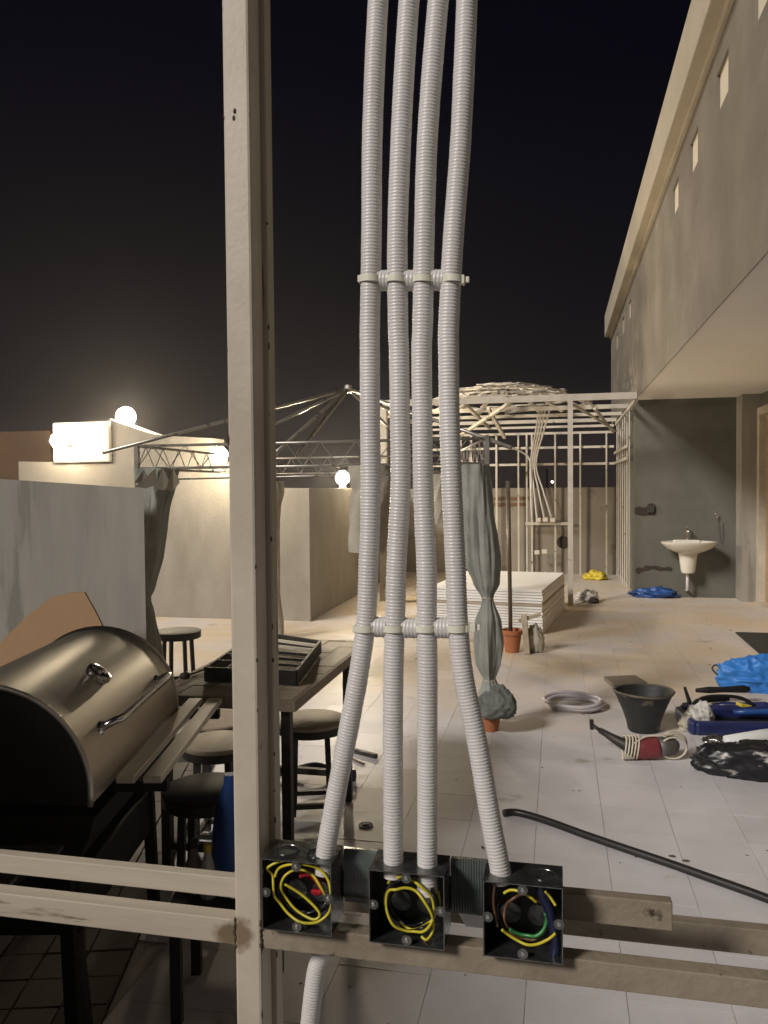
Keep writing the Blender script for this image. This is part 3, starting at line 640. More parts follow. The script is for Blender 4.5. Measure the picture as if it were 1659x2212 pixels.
for k in range(5):
    x = -.115 + k * .018; MB().tube(spline([(x + .014 * math.sin(a * 1.3), .066 * math.cos(a) + .01, .067 + .064 * math.sin(a)) for a in [i * math.pi / 5 for i in range(10)]], 4, True), .0055, 6).build('cable_loop', M['cable'], T, smooth=True)
for k in range(4):
    MB().tube(spline([(.155 + k * .008 + .075 * math.cos(a), -.03 + .02 * k, .07 + (.06 + .006 * k) * math.sin(a)) for a in [i * math.pi / 5 for i in range(10)]], 4, True), .0055, 6).build('cable_loop', M['cable'], T, smooth=True)
cb2 = MB().tube(spline([(-.08, -.04, .10), (.0, -.02, .135), (.08, -.03, .142), (.16, -.01, .14)], 6), .0055, 6).build('cable_end', M['cable'], T, smooth=True)
# tools and bags
c = atz(1625, 1535)
tb = thing('tool_bag', 'open dark blue tool bag full of tools at the right edge', 'tool bag', atz(1600, 1588), R(8))
MB().box(-.28, .42, -.03, .03, 0, .085).build('side_panel', M['navy'], tb, bevel=.02)
MB().box(-.28, .42, .28, .34, 0, .10).build('side_panel', M['navy'], tb, bevel=.02)
MB().box(-.28, .42, .03, .28, 0, .03).build('bag_floor', M['blackpaint'], tb, bevel=.005)
MB().box(-.31, -.26, -.02, .33, 0, .09).build('end_panel', M['navy'], tb, bevel=.02)
MB().tube(spline([(-.2, .31, .10), (-.1, .33, .15), (.1, .33, .15), (.2, .31, .10)], 5), .012, 8).build('bag_handle', M['blackpaint'], tb, smooth=True)
for k, (x, y, z, l, r_, mt, lab, an) in enumerate(((1560, 1512, .10, .30, .024, 'blackpaint', 'long black drill lying across the back of the blue tool bag', .1), (1600, 1545, .085, .3, .03, 'navy', 'dark blue tool handle in the middle of the tool bag', -.1), (1640, 1560, .09, .26, .022, 'blue', 'blue tool grip near the front of the tool bag', .05))):
    p = atz(x, y + 8); ax = Vector((math.cos(an), math.sin(an), .05))
    o = MB().tube([Vector((0, 0, z)) - ax * l * .6, Vector((0, 0, z)) - ax * l * .3, Vector((0, 0, z)), Vector((0, 0, z)) + ax * l * .5, Vector((0, 0, z)) + ax * l * .62], [r_ * .6, r_, r_ * .85, r_ * 1.15, r_ * .6], 12).build('hand_tool', M[mt], smooth=True); o.location = p; tag(o, lab, 'tool')
o = MB().box(-.04, .04, -.03, .03, 0, .02).build('yellow_label_tool', M['yellow'], bevel=.004); o.location = atz(1606, 1556) + Vector((0, 0, .09)); o.rotation_euler = (0, .2, .4); tag(o, 'small yellow green part lying on top of the blue tool bag', 'tool part')
# bright blue bag
lump('blue_bag', M['bluelt'], atz(1625, 1488), (.25, .16, .16), 31, 'bright blue crumpled bag at the right edge behind the tool bag', 'bag', .30, 1.05, (80, 54))
lump('blue_label', M['yellow'], atz(1582, 1474) + Vector((0, -.05, .10)), (.035, .02, .03), 33, 'yellow tag on the bright blue bag', 'tag', .3, flat=False)
hk = thing('hooked_rod', 'thin dark hooked rod sticking out left of the bright blue bag', 'rod', atz(1560, 1490))
MB().tube(spline([at(1595, 1478, 6.2), at(1562, 1466, 6.15), at(1542, 1450, 6.1), at(1539, 1442, 6.1), at(1545, 1436, 6.1), at(1551, 1440, 6.1)], 5), .006, 6).build('rod', M['darkmetal'], hk, smooth=True).location = -hk.location
# pliers / cutters and white plastic bag left of tool bag
pk = thing('bolt_cutter', 'black bolt cutter leaning on the left end of the tool bag', 'cutter', atz(1478, 1545))
MB().tube([Vector((0, 0, .03)), Vector((.04, .05, .08)), Vector((.02, .12, .16))], [.012, .016, .01], 8).build('handle', M['blackpaint'], pk, smooth=True)
MB().tube([Vector((.0, -.02, .03)), Vector((.09, .04, .09)), Vector((.30, .10, .10))], [.014, .018, .016], 8).build('handle', M['blackpaint'], pk, smooth=True)
MB().lathe([(.03, -.012), (.034, 0), (.03, .012)], n=12, c=(.02, .03, .06)).build('pivot', M['darkmetal'], pk)
lump('white_bag', M['whitebag'], atz(1512, 1573), (.085, .08, .105), 41, 'white crumpled plastic bag left of the blue tool bag', 'bag', .34, 1.6, (56, 40))
lump('cable_bundle', M['clothlt'], atz(1487, 1578), (.06, .05, .06), 43, 'small beige bundle beside the white crumpled plastic bag', 'bundle', .35, 2)
p0, p1 = atz(1565, 1618), atz(1720, 1598)
o = MB().tube([p0 + Vector((0, 0, .04)), p0.lerp(p1, .02) + Vector((0, 0, .042)), p0.lerp(p1, .5) + Vector((0, 0, .045)), p1 + Vector((0, 0, .045))], [.012, .036, .042, .042], 14).build('paper_roll', M['paper'], smooth=True); tag(o, 'white paper roll lying in front of the blue tool bag', 'roll')
lump('clear_wrap', M['galv'], atz(1556, 1612), (.09, .06, .04), 47, 'shiny grey plastic wrap at the end of the paper roll', 'wrap', .3, 2)
lump('patterned_bag', M['pattern'], atz(1622, 1672), (.285, .125, .115), 51, 'black bag with white swirls on the floor at the right edge', 'bag', .22, 1.3, (72, 48))
# door mat
ml = [Vector((1.80, 8.85, 0)), Vector((1.78, 7.3, 0)), Vector((2.5, 7.3, 0)), Vector((2.5, 8.85, 0))]
o = MB().prism([p + Vector((0, 0, .004)) for p in ml], (0, 0, .014)).build('doormat', M['mat'], bevel=.004); tag(o, 'large dark doormat on the floor at the right edge', 'mat')
# hose
hp = [(1088, 1764), (1110, 1762), (1140, 1768), (1190, 1784), (1260, 1810), (1340, 1838), (1440, 1872), (1540, 1908), (1640, 1944), (1760, 1990)]
o = MB().tube(spline([atz(x, y) + Vector((0, 0, .017)) for x, y in hp], 6), .0165, 12).build('black_hose', M['hose'], smooth=True); tag(o, 'black rubber hose lying across the tiled floor', 'hose')
c = atz(790, 1784); D = thing('floor_drain', 'small round metal drain cover in the tiled floor', 'drain', c)
MB().lathe([(.034, .002), (.034, .006), (.028, .007), (.027, .004), (.003, .004)], n=20).build('rim', M['brass'], D); MB().lathe([(.018, .004), (.017, .009), (.006, .011)], n=14).build('cover', M['darkmetal'], D)
for k, ((x, y), lab) in enumerate((((1452, 1851), 'small dark dirt spot on the floor below the hose'), ((1481, 1860), 'second dark dirt spot on the floor, right of the first'))):
    lump('dirt_spot', M['dirtmark'], atz(x, y - (0 if k else 1)) , (.014, .008, .003), 60 + k, lab, 'dirt', .3)
# rods on the floor near the stool
a, b = atz(757, 1624), atz(813, 1638)
o = MB().bar(a + Vector((0, 0, .012)), b + Vector((0, 0, .012)), .024).build('steel_bar', M['darkmetal']); tag(o, 'short black bar on the floor right of the table stool', 'bar')
a, b = atz(757, 1638), atz(786, 1652)
o = MB().bar(a + Vector((0, 0, .006)), b + Vector((0, 0, .006)), .012).build('steel_bar', M['pole']); tag(o, 'thin brown stick on the floor in front of the short black bar', 'stick')

# ================================================================ barbecue (axis along f0)
GR = Vector((r0.x, r0.y, 0)); 
def rf(r, f, z): return r0 * r + f0 * f + Vector((0, 0, z))
RB = -1.035; RAD = .275; ZC_ = .775; F1, F2 = 2.03, 2.88
bq = thing('barbecue', 'large barrel barbecue with stainless lid and black ends at the left', 'barbecue', rf(RB, (F1 + F2) / 2, 0), YAW)
# local axes: x = right, y = forward
hl = (F2 - F1) / 2
def arcshell(a0, a1, r, y0, y1, th, n=32):
    mb = MB(); P = []
    for k in range(n + 1):
        a = a0 + (a1 - a0) * k / n; P.append((math.cos(a), math.sin(a)))
    for (c_, s_) in P:
        for rr2, y in ((r, y0), (r, y1), (r - th, y0), (r - th, y1)): mb.v.append((c_ * rr2, y, ZC_ + s_ * rr2))
    for k in range(n):
        b = k * 4; mb.f += [(b, b+1, b+5, b+4), (b+2, b+6, b+7, b+3), (b, b+4, b+6, b+2), (b+1, b+3, b+7, b+5)]
    mb.f += [(0, 2, 3, 1), (n*4, n*4+1, n*4+3, n*4+2)]
    return mb
lidm = arcshell(R(-8), R(186), RAD, -hl, hl, .006).build('lid', M['lid'], bq, auto=50)
for y in (-hl, hl):
    rim = MB().tube([(math.cos(R(a)) * RAD, y, ZC_ + math.sin(R(a)) * RAD) for a in range(-8, 187, 6)], .008, 8).build('lid_rim', M['lid'], bq, smooth=True)
    n = 40; mb = MB(); s = 1 if y > 0 else -1
    pts = [(math.cos(R(a)) * (RAD - .004), y - s * .004, ZC_ + math.sin(R(a)) * (RAD - .004)) for a in range(-8, 187, 6)]
    mb.prism(pts, (0, -s * .004, 0)).build('end_cap', M['blackpaint'], bq)
    pts = [(math.cos(R(a)) * (RAD + .01), y - s * .01, ZC_ + math.sin(R(a)) * (RAD + .01) - .02) for a in range(-172, -7, 6)]
    MB().prism(pts, (0, -s * .004, 0)).build('end_cap', M['blackpaint'], bq)
arcshell(R(-186), R(-10), RAD + .012, -hl - .005, hl + .005, .005).build('fire_box', M['blackpaint'], bq, auto=50).location = (0, 0, -.02)
# handle on the right flank
ha = R(25); hx, hz = math.cos(ha) * (RAD + .055), ZC_ + math.sin(ha) * (RAD + .055)
ix, iz = math.cos(ha) * (RAD - .002), ZC_ + math.sin(ha) * (RAD - .002)
hn = MB().tube(spline([(ix, -.27, iz), (hx - .015, -.265, hz - .003), (hx, -.23, hz), (hx, 0, hz), (hx, .23, hz), (hx - .015, .265, hz - .003), (ix, .27, iz)], 6), .011, 12).build('lid_handle', M['chrome'], bq, smooth=True)
for y in (-.27, .27): MB().lathe([(.022, -.004), (.022, .006), (.014, .010)], n=14, axis='X').build('handle_boss', M['chrome'], hn, loc=(ix, y, iz))
# thermometer ring on the lid
ta = R(52); tx, tz = math.cos(ta) * RAD, ZC_ + math.sin(ta) * RAD
th = MB().lathe([(.036, 0), (.040, .008), (.038, .02), (.029, .022), (.027, .012), (.002, .011)], n=24).build('thermometer', M['chrome'], bq, auto=40); th.location = (tx, -.08, tz); th.rotation_euler = (0, math.pi / 2 - ta, 0)
# front shelf slats along the axis
for k, x in enumerate((.285, .36)):
    MB().box(x, x + .052, -hl + .16, hl + .14, .735, .755).build('shelf_slat', M['slat'], bq, bevel=.003)
for y in (-hl + .2, hl + .05): MB().bar((.20, y, .718), (.42, y, .718), .03).build('shelf_bracket', M['blackpaint'], bq)
# side shelf slats at the near end
for k in range(4):
    y = -hl - .05 - k * .052; MB().box(-.28, .215 - k * .015, y - .02, y + .02, .64, .652).build('side_slat', M['slatdk'], bq, bevel=.002)
MB().bar((-.2, -hl - .02, .62), (-.2, -hl - .24, .62), .025).build('shelf_bracket', M['blackpaint'], bq); MB().bar((.16, -hl - .02, .62), (.12, -hl - .24, .62), .025).build('shelf_bracket', M['blackpaint'], bq)
MB().box(-.2, .2, -hl + .1, hl - .1, .34, .5).build('ash_box', M['blackpaint'], bq, bevel=.01)
for x in (-.22, .2):
    for y in (-hl + .06, hl - .06): MB().bar((x, y, .01), (x * .9, y, .6), .035).build('leg', M['blackpaint'], bq)
# single dark stand leg near the rails
lp = at(170, 2060, 2.35); lq = at(190, 2230, 2.2)
o = MB().tube([Vector((lp.x, lp.y, lp.z + .55)), lp, Vector((lq.x, lq.y, .012))], .02, 12).build('prop_pole', M['darkmetal'], smooth=True); tag(o, 'dark metal pole standing below the left rails on the block paving', 'pole')

# plywood board behind the barbecue
def lean(x, y):          # photo row -> point on the board's tilted plane
    p0 = Vector((-3.0, 4.45, 1.15)); nrm = Vector((0, -1, .55)).normalized(); d = ray(x, y); return CAM + d * ((p0 - CAM).dot(nrm) / d.dot(nrm))
pb_ = [lean(*q_) for q_ in ((-60, 1402), (0, 1388), (60, 1330), (110, 1290), (150, 1281), (182, 1279), (204, 1318), (240, 1390), (262, 1440), (280, 1560), (-60, 1560))]
o = MB().prism(pb_, f0 * .02).build('plywood_board', M['ply']); tag(o, 'orange brown board leaning on the grey wall behind the barbecue', 'board')

# ================================================================ table and stools
tb_ = thing('garden_table', 'dark framed garden table with worn plank top left of the steel post', 'table', (-1.27, 3.42, 0))
TX0, TX1, TY0, TY1, TZ = -1.57, -.965, 2.83, 4.02, .75
lo = lambda o: setattr(o, 'location', -tb_.location) or o
nb = 6
for k in range(nb):
    xa = TX0 + .02 + (TX1 - TX0 - .04) * k / nb; xb = TX0 + .02 + (TX1 - TX0 - .04) * (k + 1) / nb
    nr = 8
    for j in range(nr):
        yaa = TY0 + .02 + (TY1 - TY0 - .04) * j / nr; ybb = TY0 + .02 + (TY1 - TY0 - .04) * (j + 1) / nr
        lo(MB().box(xa + .0015, xb - .0015, yaa + .0015, ybb - .0015, TZ - .014, TZ + random.uniform(-.001, .0015)).build('top_tile', M['woodseat'], tb_))
fm = MB().box(TX0, TX1, TY0, TY0 + .02, TZ - .04, TZ + .001).box(TX0, TX1, TY1 - .02, TY1, TZ - .04, TZ + .001).box(TX0, TX0 + .02, TY0 + .02, TY1 - .02, TZ - .04, TZ + .001).box(TX1 - .02, TX1, TY0 + .02, TY1 - .02, TZ - .04, TZ + .001)
lo(fm.build('top_frame', M['wood'], tb_)); lo(MB().box(TX0 + .02, TX1 - .02, TY0 + .02, TY1 - .02, TZ - .03, TZ - .016).build('top_panel', M['darkmetal'], tb_))
for x in (TX0 + .05, TX1 - .05):
    for y in (TY0 + .05, TY1 - .25): lo(MB().box(x - .018, x + .018, y - .018, y + .018, .005, TZ - .041).build('leg', M['darkmetal'], tb_))
for y in (TY0 + .05, TY1 - .25): lo(MB().bar((TX0 + .068, y, .14), (TX1 - .068, y, .14), .03).build('stretcher', M['darkmetal'], tb_))
def stool(c, r, z, label, mt='woodseat', rz=0):
    S_ = thing('stool', label, 'stool', (c.x, c.y, 0), rz, 'stools round the garden table')
    MB().lathe([(r * .98, z - .018), (r, z - .012), (r, z - .004), (r * .97, z)], n=28).build('seat', M[mt], S_, auto=40)
    MB().lathe([(r * .96, z - .055), (r * .99, z - .05), (r * .99, z - .019), (r * .9, z - .019)], n=28).build('seat_rim', M['darkmetal'], S_, auto=40)
    for k in range(4):
        a = math.pi / 4 + k * math.pi / 2; d = Vector((math.cos(a), math.sin(a), 0))
        MB().bar(d * r * .72 + Vector((0, 0, .015)), d * r * .62 + Vector((0, 0, z - .05)), .026).build('leg', M['darkmetal'], S_)
    ang = [k * math.pi / 2 + math.pi / 4 for k in range(4)]
    for k in range(4):
        d0 = Vector((math.cos(ang[k]), math.sin(ang[k]), 0)) * r * .71; d1 = Vector((math.cos(ang[(k+1) % 4]), math.sin(ang[(k+1) % 4]), 0)) * r * .71
        MB().bar(d0 + Vector((0, 0, .06)), d1 + Vector((0, 0, .06)), .022).build('stretcher', M['darkmetal'], S_)
    return S_
stool(atz(672, 1552, .45), .17, .45, 'round wooden stool right of the tall steel post beside the table', rz=.3)
stool(atz(470, 1600, .45), .155, .45, 'pale round wooden stool under the table just left of the post', rz=.1)
stool(atz(476, 1552, .45), .15, .45, 'reddish round wooden stool under the far part of the table', 'wood', .5)
stool(atz(445, 1700, .45), .16, .45, 'dark round stool nearest to the barbecue shelf slats', 'blackpaint', .2)
stool(atz(384, 1362, .45), .18, .45, 'dark stool standing alone in front of the beige wall', 'darkmetal', .8)
# bits by the near stool foot
c = atz(680, 1678); ft = thing('iron_foot', 'curved black iron foot lying on the floor under the stool', 'iron foot', c)
MB().tube(spline([(-.28, -.12, .03), (-.12, -.03, .035), (0, .0, .06), (.1, .0, .04), (.19, -.01, .03)], 6), [.02] * 24 + [.03], 8).build('bar', M['darkmetal'], ft, smooth=True)
MB().lathe([(.03, 0), (.034, .03), (.03, .06)], n=12, c=(.20, -.01, 0)).build('foot_cap', M['navy'], ft)
# black tray on the table
tr = thing('charcoal_tray', 'open black metal charcoal tray tilted on the table top', 'tray', atz(580, 1440, .75))
TR = [atz(444, 1472, .757), atz(640, 1480, .757), atz(692, 1410, .757), atz(560, 1388, .757)]
tp_ = [atz(470, 1430, .83), atz(650, 1445, .80), atz(668, 1374, .83), atz(575, 1374, .84)]
TR = [p - tr.location for p in TR]; tp_ = [p - tr.location for p in tp_]
for k in range(4):
    a0_, a1_ = TR[k], TR[(k+1) % 4]
    MB().bar(a0_ + Vector((0, 0, .03)), a1_ + Vector((0, 0, .03)), .012, .06).build('tray_side', M['darkmetal'], tr)
for k in range(1, 6):
    s = k / 6; MB().bar(TR[0].lerp(TR[3], s) + Vector((0, 0, .055)), TR[1].lerp(TR[2], s) + Vector((0, 0, .055)), .012).build('grate_bar', M['slat'] if k > 3 else M['darkmetal'], tr)
p0, p1 = atz(395, 1462, .76), atz(478, 1432, .765)
o = MB().tube([p0, p0.lerp(p1, .1), p0.lerp(p1, .14), p1], [.018, .018, .007, .006], 8).build('poker', M['darkmetal'], smooth=True); tag(o, 'thin dark poker with round knob lying on the table', 'poker')
# blue drum/sheet beside post, and white bottles
bp_ = [(500, 1690), (490, 1720), (478, 1770), (470, 1840), (466, 1900), (500, 1905)]
cb3 = at(500, 1800, 2.4)
o = MB().lathe([(.055, -.17), (.062, -.1), (.058, 0), (.045, .09), (.022, .15), (.018, .18)], n=24).build('blue_jug', M['blue'], auto=50); o.location = (cb3.x, cb3.y, cb3.z); o.scale = (1, 1, 1)
tag(o, 'blue plastic jug half hidden by the left side of the steel post', 'jug')
cr_ = thing('jug_crate', 'dark low crate under the blue jug behind the rails', 'crate', (cb3.x, cb3.y, 0), YAW)
zc = cb3.z - .172
for x in (-.14, .12):
    for y in (-.12, .12): MB().box(x - .015, x + .015, y - .015, y + .015, .015, zc - .02).build('leg', M['darkmetal'], cr_)
MB().box(-.17, .15, -.15, .15, zc - .02, zc - .001).build('top', M['darkmetal'], cr_)
wb = at(447, 1800, 2.5)
for k, (x, y, mt, lab) in enumerate(((448, 1798, 'whitebag', 'small white bottle with yellow cap left of the blue jug'), (418, 1820, 'slate', 'dull grey bottle beside the small white bottle'))):
    p = at(x, y, 2.36 + .03 * k); Bt = thing('bottle', lab, 'bottle', (p.x, p.y, zc))
    MB().lathe([(.022, 0), (.024, .01), (.024, .09), (.012, .12), (.010, .135)], n=16).build('bottle_body', M[mt], Bt, auto=45)
    MB().lathe([(.013, .135), (.013, .158), (.010, .16)], n=12).build('cap', M['yellow'] if k == 0 else M['darkmetal'], Bt, auto=45)
    Bt.location.z = 0 if k else zc
    if k: Bt.location.z = zc

# ================================================================ foreground steel frame
FR = thing('steel_railing', 'cream painted steel post with welded rails in the foreground', 'railing', (-.34, .82, 0))
def fb(m, name, mt, bevel=.0012):
    o = m.build(name, mt, FR, bevel=bevel); o.location = -FR.location; return o
xa, xb = atY(478, 400, .80).x, atY(535, 400, .80).x
PX0, PX1 = -.3555, -.3255
def postx(x): return atY(x, 1106, .80).x
PX0, PX1 = postx(494), postx(551)
fb(MB().box(PX0, PX1, .80, .833, 0, 2.6), 'post', M['cream'], .003)
fb(MB().box(PX0 + .004, PX1 + .0055, .8335, .853, 0, 2.6), 'flange', M['cream_flange'], .0015)
XE = .55
fb(MB().box(-1.6, PX0 - .0005, .802, .822, 1.052, 1.080), 'rail', M['cream_rail'])
fb(MB().box(-1.6, PX0 + .003, .834, .848, 1.086, 1.109), 'rail', M['cream_rail'])
fb(MB().box(PX1 + .0005, XE, .802, .822, 1.052, 1.0795), 'rail', M['cream_shade_grime'])
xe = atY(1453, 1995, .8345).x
fb(MB().box(PX1 + .006, xe, .8345, .849, 1.100, 1.129), 'rail', M['cream_shade_grime'])
fb(MB().box(PX1 - .1, XE, .95, .966, 1.020, 1.050), 'rail', M['cream_shade_grime'])
# weld beads at the joints
def bead(a, b, r, seed):
    a = Vector(a); b = Vector(b); pts = []; rad = []
    for k in range(14):
        s = k / 13; pts.append(a.lerp(b, s) + Vector((random.gauss(0, .0006), random.gauss(0, .0004), 0))); rad.append(r * random.uniform(.6, 1.3))
    fb(MB().tube(pts, rad, 7), 'weld_bead', M['rust'], 0)
bead((PX0, .8015, 1.049), (PX0, .8015, 1.083), .0016, 1); bead((PX1, .8015, 1.049), (PX1, .8015, 1.083), .0016, 2)
bead((PX0, .801, 1.0815), (PX1, .801, 1.0815), .0007, 3)
# rust scabs on the post edges
for k in range(26):
    z = random.uniform(.85, 1.95); x = random.choice((PX1 + random.uniform(-.0006, .0004), PX1 + .0055, PX1 + .0055, PX0 + .0006))
    y = .8 if x < PX1 + .003 else .8335
    r_ = random.uniform(.0006, .0014)
    fb(MB().lathe([(.0004, -.0003), (r_, 0), (.0004, .0003)], n=7, axis='Y', sy=random.uniform(1.5, 5), c=(x, y, z)), 'rust_scab', M['rust'], 0)
for z, x in ((1.995, .3), (1.985, .33)):
    p = atY(505 + (0 if z < 1.99 else 2), 255 if z < 1.99 else 240, .7998)
    fb(MB().lathe([(.0004, -.0004), (.0018, 0), (.0004, .0004)], n=8, axis='Y', sy=1.7, c=p), 'rust_scab', M['rust'], 0)

# ---------------------------------------------------------------- corrugated conduits
def corrugated(pts, r, pitch=.0034, n=18, seam=3):
    path = resample(spline(pts, 14), pitch / 4); mb = MB(); k = len(path)
    prof = (1.0, .992, .94, .972)
    nv = None; b0 = 0
    for i, p in enumerate(path):
        t = (path[min(i+1, k-1)] - path[max(i-1, 0)]).normalized()
        if nv is None:
            nv = Vector((0, -1, 0)); 
        nv = (nv - t * nv.dot(t)).normalized(); bv = t.cross(nv)
        rr_ = r * prof[i % 4] * (1 + .022 * mnoise.noise(Vector((p.z * 60, p.x * 40, 1))) + .012 * mnoise.noise(Vector((i // 4 * 1.7, p.x * 90, 5))))
        for j in range(n):
            a = 2 * math.pi * j / n; q = max(rr_, r * .97) if j == seam else rr_
            mb.v.append(tuple(p + (nv * math.cos(a) + bv * math.sin(a)) * q))
    for i in range(k - 1):
        for j in range(n):
            a = i * n + j; c = i * n + (j + 1) % n; mb.f.append((a, c, c + n, a + n))
    mb.f.append(tuple(range(n))); mb.f.append(tuple((k-1) * n + j for j in range(n)))
    return mb
CYP = .808
cd = [
 [(-60, 822), (0, 817), (160, 809), (324, 803.7), (513, 802.4), (702, 799), (756, 799), (900, 799.5), (1049, 801), (1150, 799), (1225, 795.8), (1342, 790.5), (1458, 774.5), (1565, 755), (1680, 733), (1809, 709), (1850, 703), (1885, 700)],
 [(-60, 889), (0, 883.6), (160, 873), (324, 865), (513, 858.5), (702, 860), (756, 862), (900, 864), (1049, 865.5), (1225, 856.5), (1342, 853.3), (1458, 850), (1600, 849), (1855, 849.7), (1892, 850)],
 [(-60, 952), (0, 946.7), (160, 933), (324, 922), (513, 916.4), (702, 913), (756, 910.7), (900, 912), (1049, 914), (1225, 921.4), (1342, 921.8), (1458, 923.5), (1600, 923), (1855, 923), (1930, 923)],
 [(-60, 1010), (0, 1008.6), (160, 1002), (324, 993.8), (513, 979.3), (702, 969.3), (756, 969), (900, 971), (1049, 976), (1225, 984), (1342, 989), (1458, 1000.5), (1600, 1030), (1750, 1056), (1809, 1067), (1870, 1079), (1905, 1084)]]
lab = ['leftmost white corrugated conduit rising from the left metal box', 'second white corrugated conduit from the left, into the middle box', 'third white corrugated conduit from the left, into the middle box', 'rightmost white corrugated conduit bending down to the right metal box']
PT = []
for k in range(4):
    pts = [atY(x, y, CYP) for y, x in cd[k]]; PT.append(pts)
    o = corrugated(pts, .0107).build('flexible_conduit', M['conduit'], smooth=True); tag(o, lab[k], 'conduit', 'white corrugated conduits')
pts = [atY(x, y, .838) for x, y in ((706, 2040), (696, 2060), (684, 2095), (676, 2150), (669, 2212), (662, 2290), (650, 2400))]
o = corrugated(pts, .0107).build('flexible_conduit', M['conduit'], smooth=True); tag(o, 'short white corrugated conduit leaving downwards below the left metal box', 'conduit', 'white corrugated conduits')
# short spacer pieces tied between the conduits
gaps = [((818, 606), (842, 606)), ((876, 606), (900, 606)), ((934, 605), (960, 605)), ((806, 1354), (836, 1355)), ((870, 1356), (906, 1357)), ((940, 1356), (974, 1357))]
wl = ['upper tie, between first and second conduit', 'upper tie, between second and third conduit', 'upper tie, between third and fourth conduit', 'lower tie, between first and second conduit', 'lower tie, between second and third conduit', 'lower tie, between third and fourth conduit']
for k, (a, b) in enumerate(gaps):
    pa, pb2 = atY(*a, CYP + .002), atY(*b, CYP + .002)
    o = corrugated([pa, pa.lerp(pb2, .5), pb2], .0108, .0036).build('spacer_piece', M['conduit'], smooth=True); tag(o, 'short corrugated spacer piece at the ' + wl[k], 'spacer', 'corrugated spacer pieces')
# cable ties
def cable_tie(y, xs, xe_, head, label):
    T_ = thing('cable_tie', label, 'cable tie', atY(xs, y, CYP), group='nylon cable ties')
    fr1, bk = CYP - .0122, CYP + .0125
    mb = MB(); pts = []
    x = xs
    pf = [atY(xs - 1, y, CYP)]
    fpath = []
    for i in range(41):
        xx = xs + (xe_ - xs) * i / 40
        fpath.append(xx)
    Z = atY((xs + xe_) / 2, y, CYP).z
    h = .0034
    ctr = [atY(c_[1], y, CYP).x for c_ in [min(c0, key=lambda q: abs(q[0] - y)) for c0 in cd]]
    X_a, X_b = atY(xs, y, CYP).x, atY(xe_, y, CYP).x
    prof = []
    for i in range(61):
        X = X_a + (X_b - X_a) * i / 60
        d = min(abs(X - c_) for c_ in ctr)
        yv = CYP - math.sqrt(max(.0113 ** 2 - d * d, 0)) - .0006 if d < .0095 else CYP - .0068
        za = atY(xs + (xe_ - xs) * i / 60, y, CYP).z
        prof.append((X, yv, za))
    for (X, yv, za) in prof: mb.v += [(X, yv, za - h), (X, yv, za + h), (X, yv - .001, za + h), (X, yv - .001, za - h)]
    for i in range(60):
        b = i * 4
        for j in range(4): mb.f.append((b + j, b + (j + 1) % 4, b + 4 + (j + 1) % 4, b + 4 + j))
    o1 = mb.build('strap', M['tie'], T_, smooth=False); o1.location = -T_.location
    mb = MB()
    mb.box(X_a - .0015, X_a, CYP - .007, CYP + .011, prof[0][2] - h, prof[0][2] + h)
    mb.box(X_a, X_b, CYP + .0115, CYP + .0125, Z - h, Z + h).box(X_b, X_b + .0012, CYP - .007, CYP + .011, prof[-1][2] - h, prof[-1][2] + h)
    o2 = mb.build('strap_back', M['tie'], T_); o2.location = -T_.location
    hd = atY(*head, CYP - .004)
    o3 = MB().box(hd.x - .0042, hd.x + .002, hd.y - .004, hd.y + .003, hd.z - .0045, hd.z + .0045).box(hd.x + .002, hd.x + .0065, hd.y - .002, hd.y + .001, hd.z - .003, hd.z + .003).build('head', M['tie'], T_, bevel=.0008); o3.location = -T_.location
cable_tie(605, 779, 998, (1000, 605), 'upper nylon cable tie binding the four conduits against the night sky')
cable_tie(1356, 768, 1012, (1024, 1355), 'lower nylon cable tie binding the four conduits')

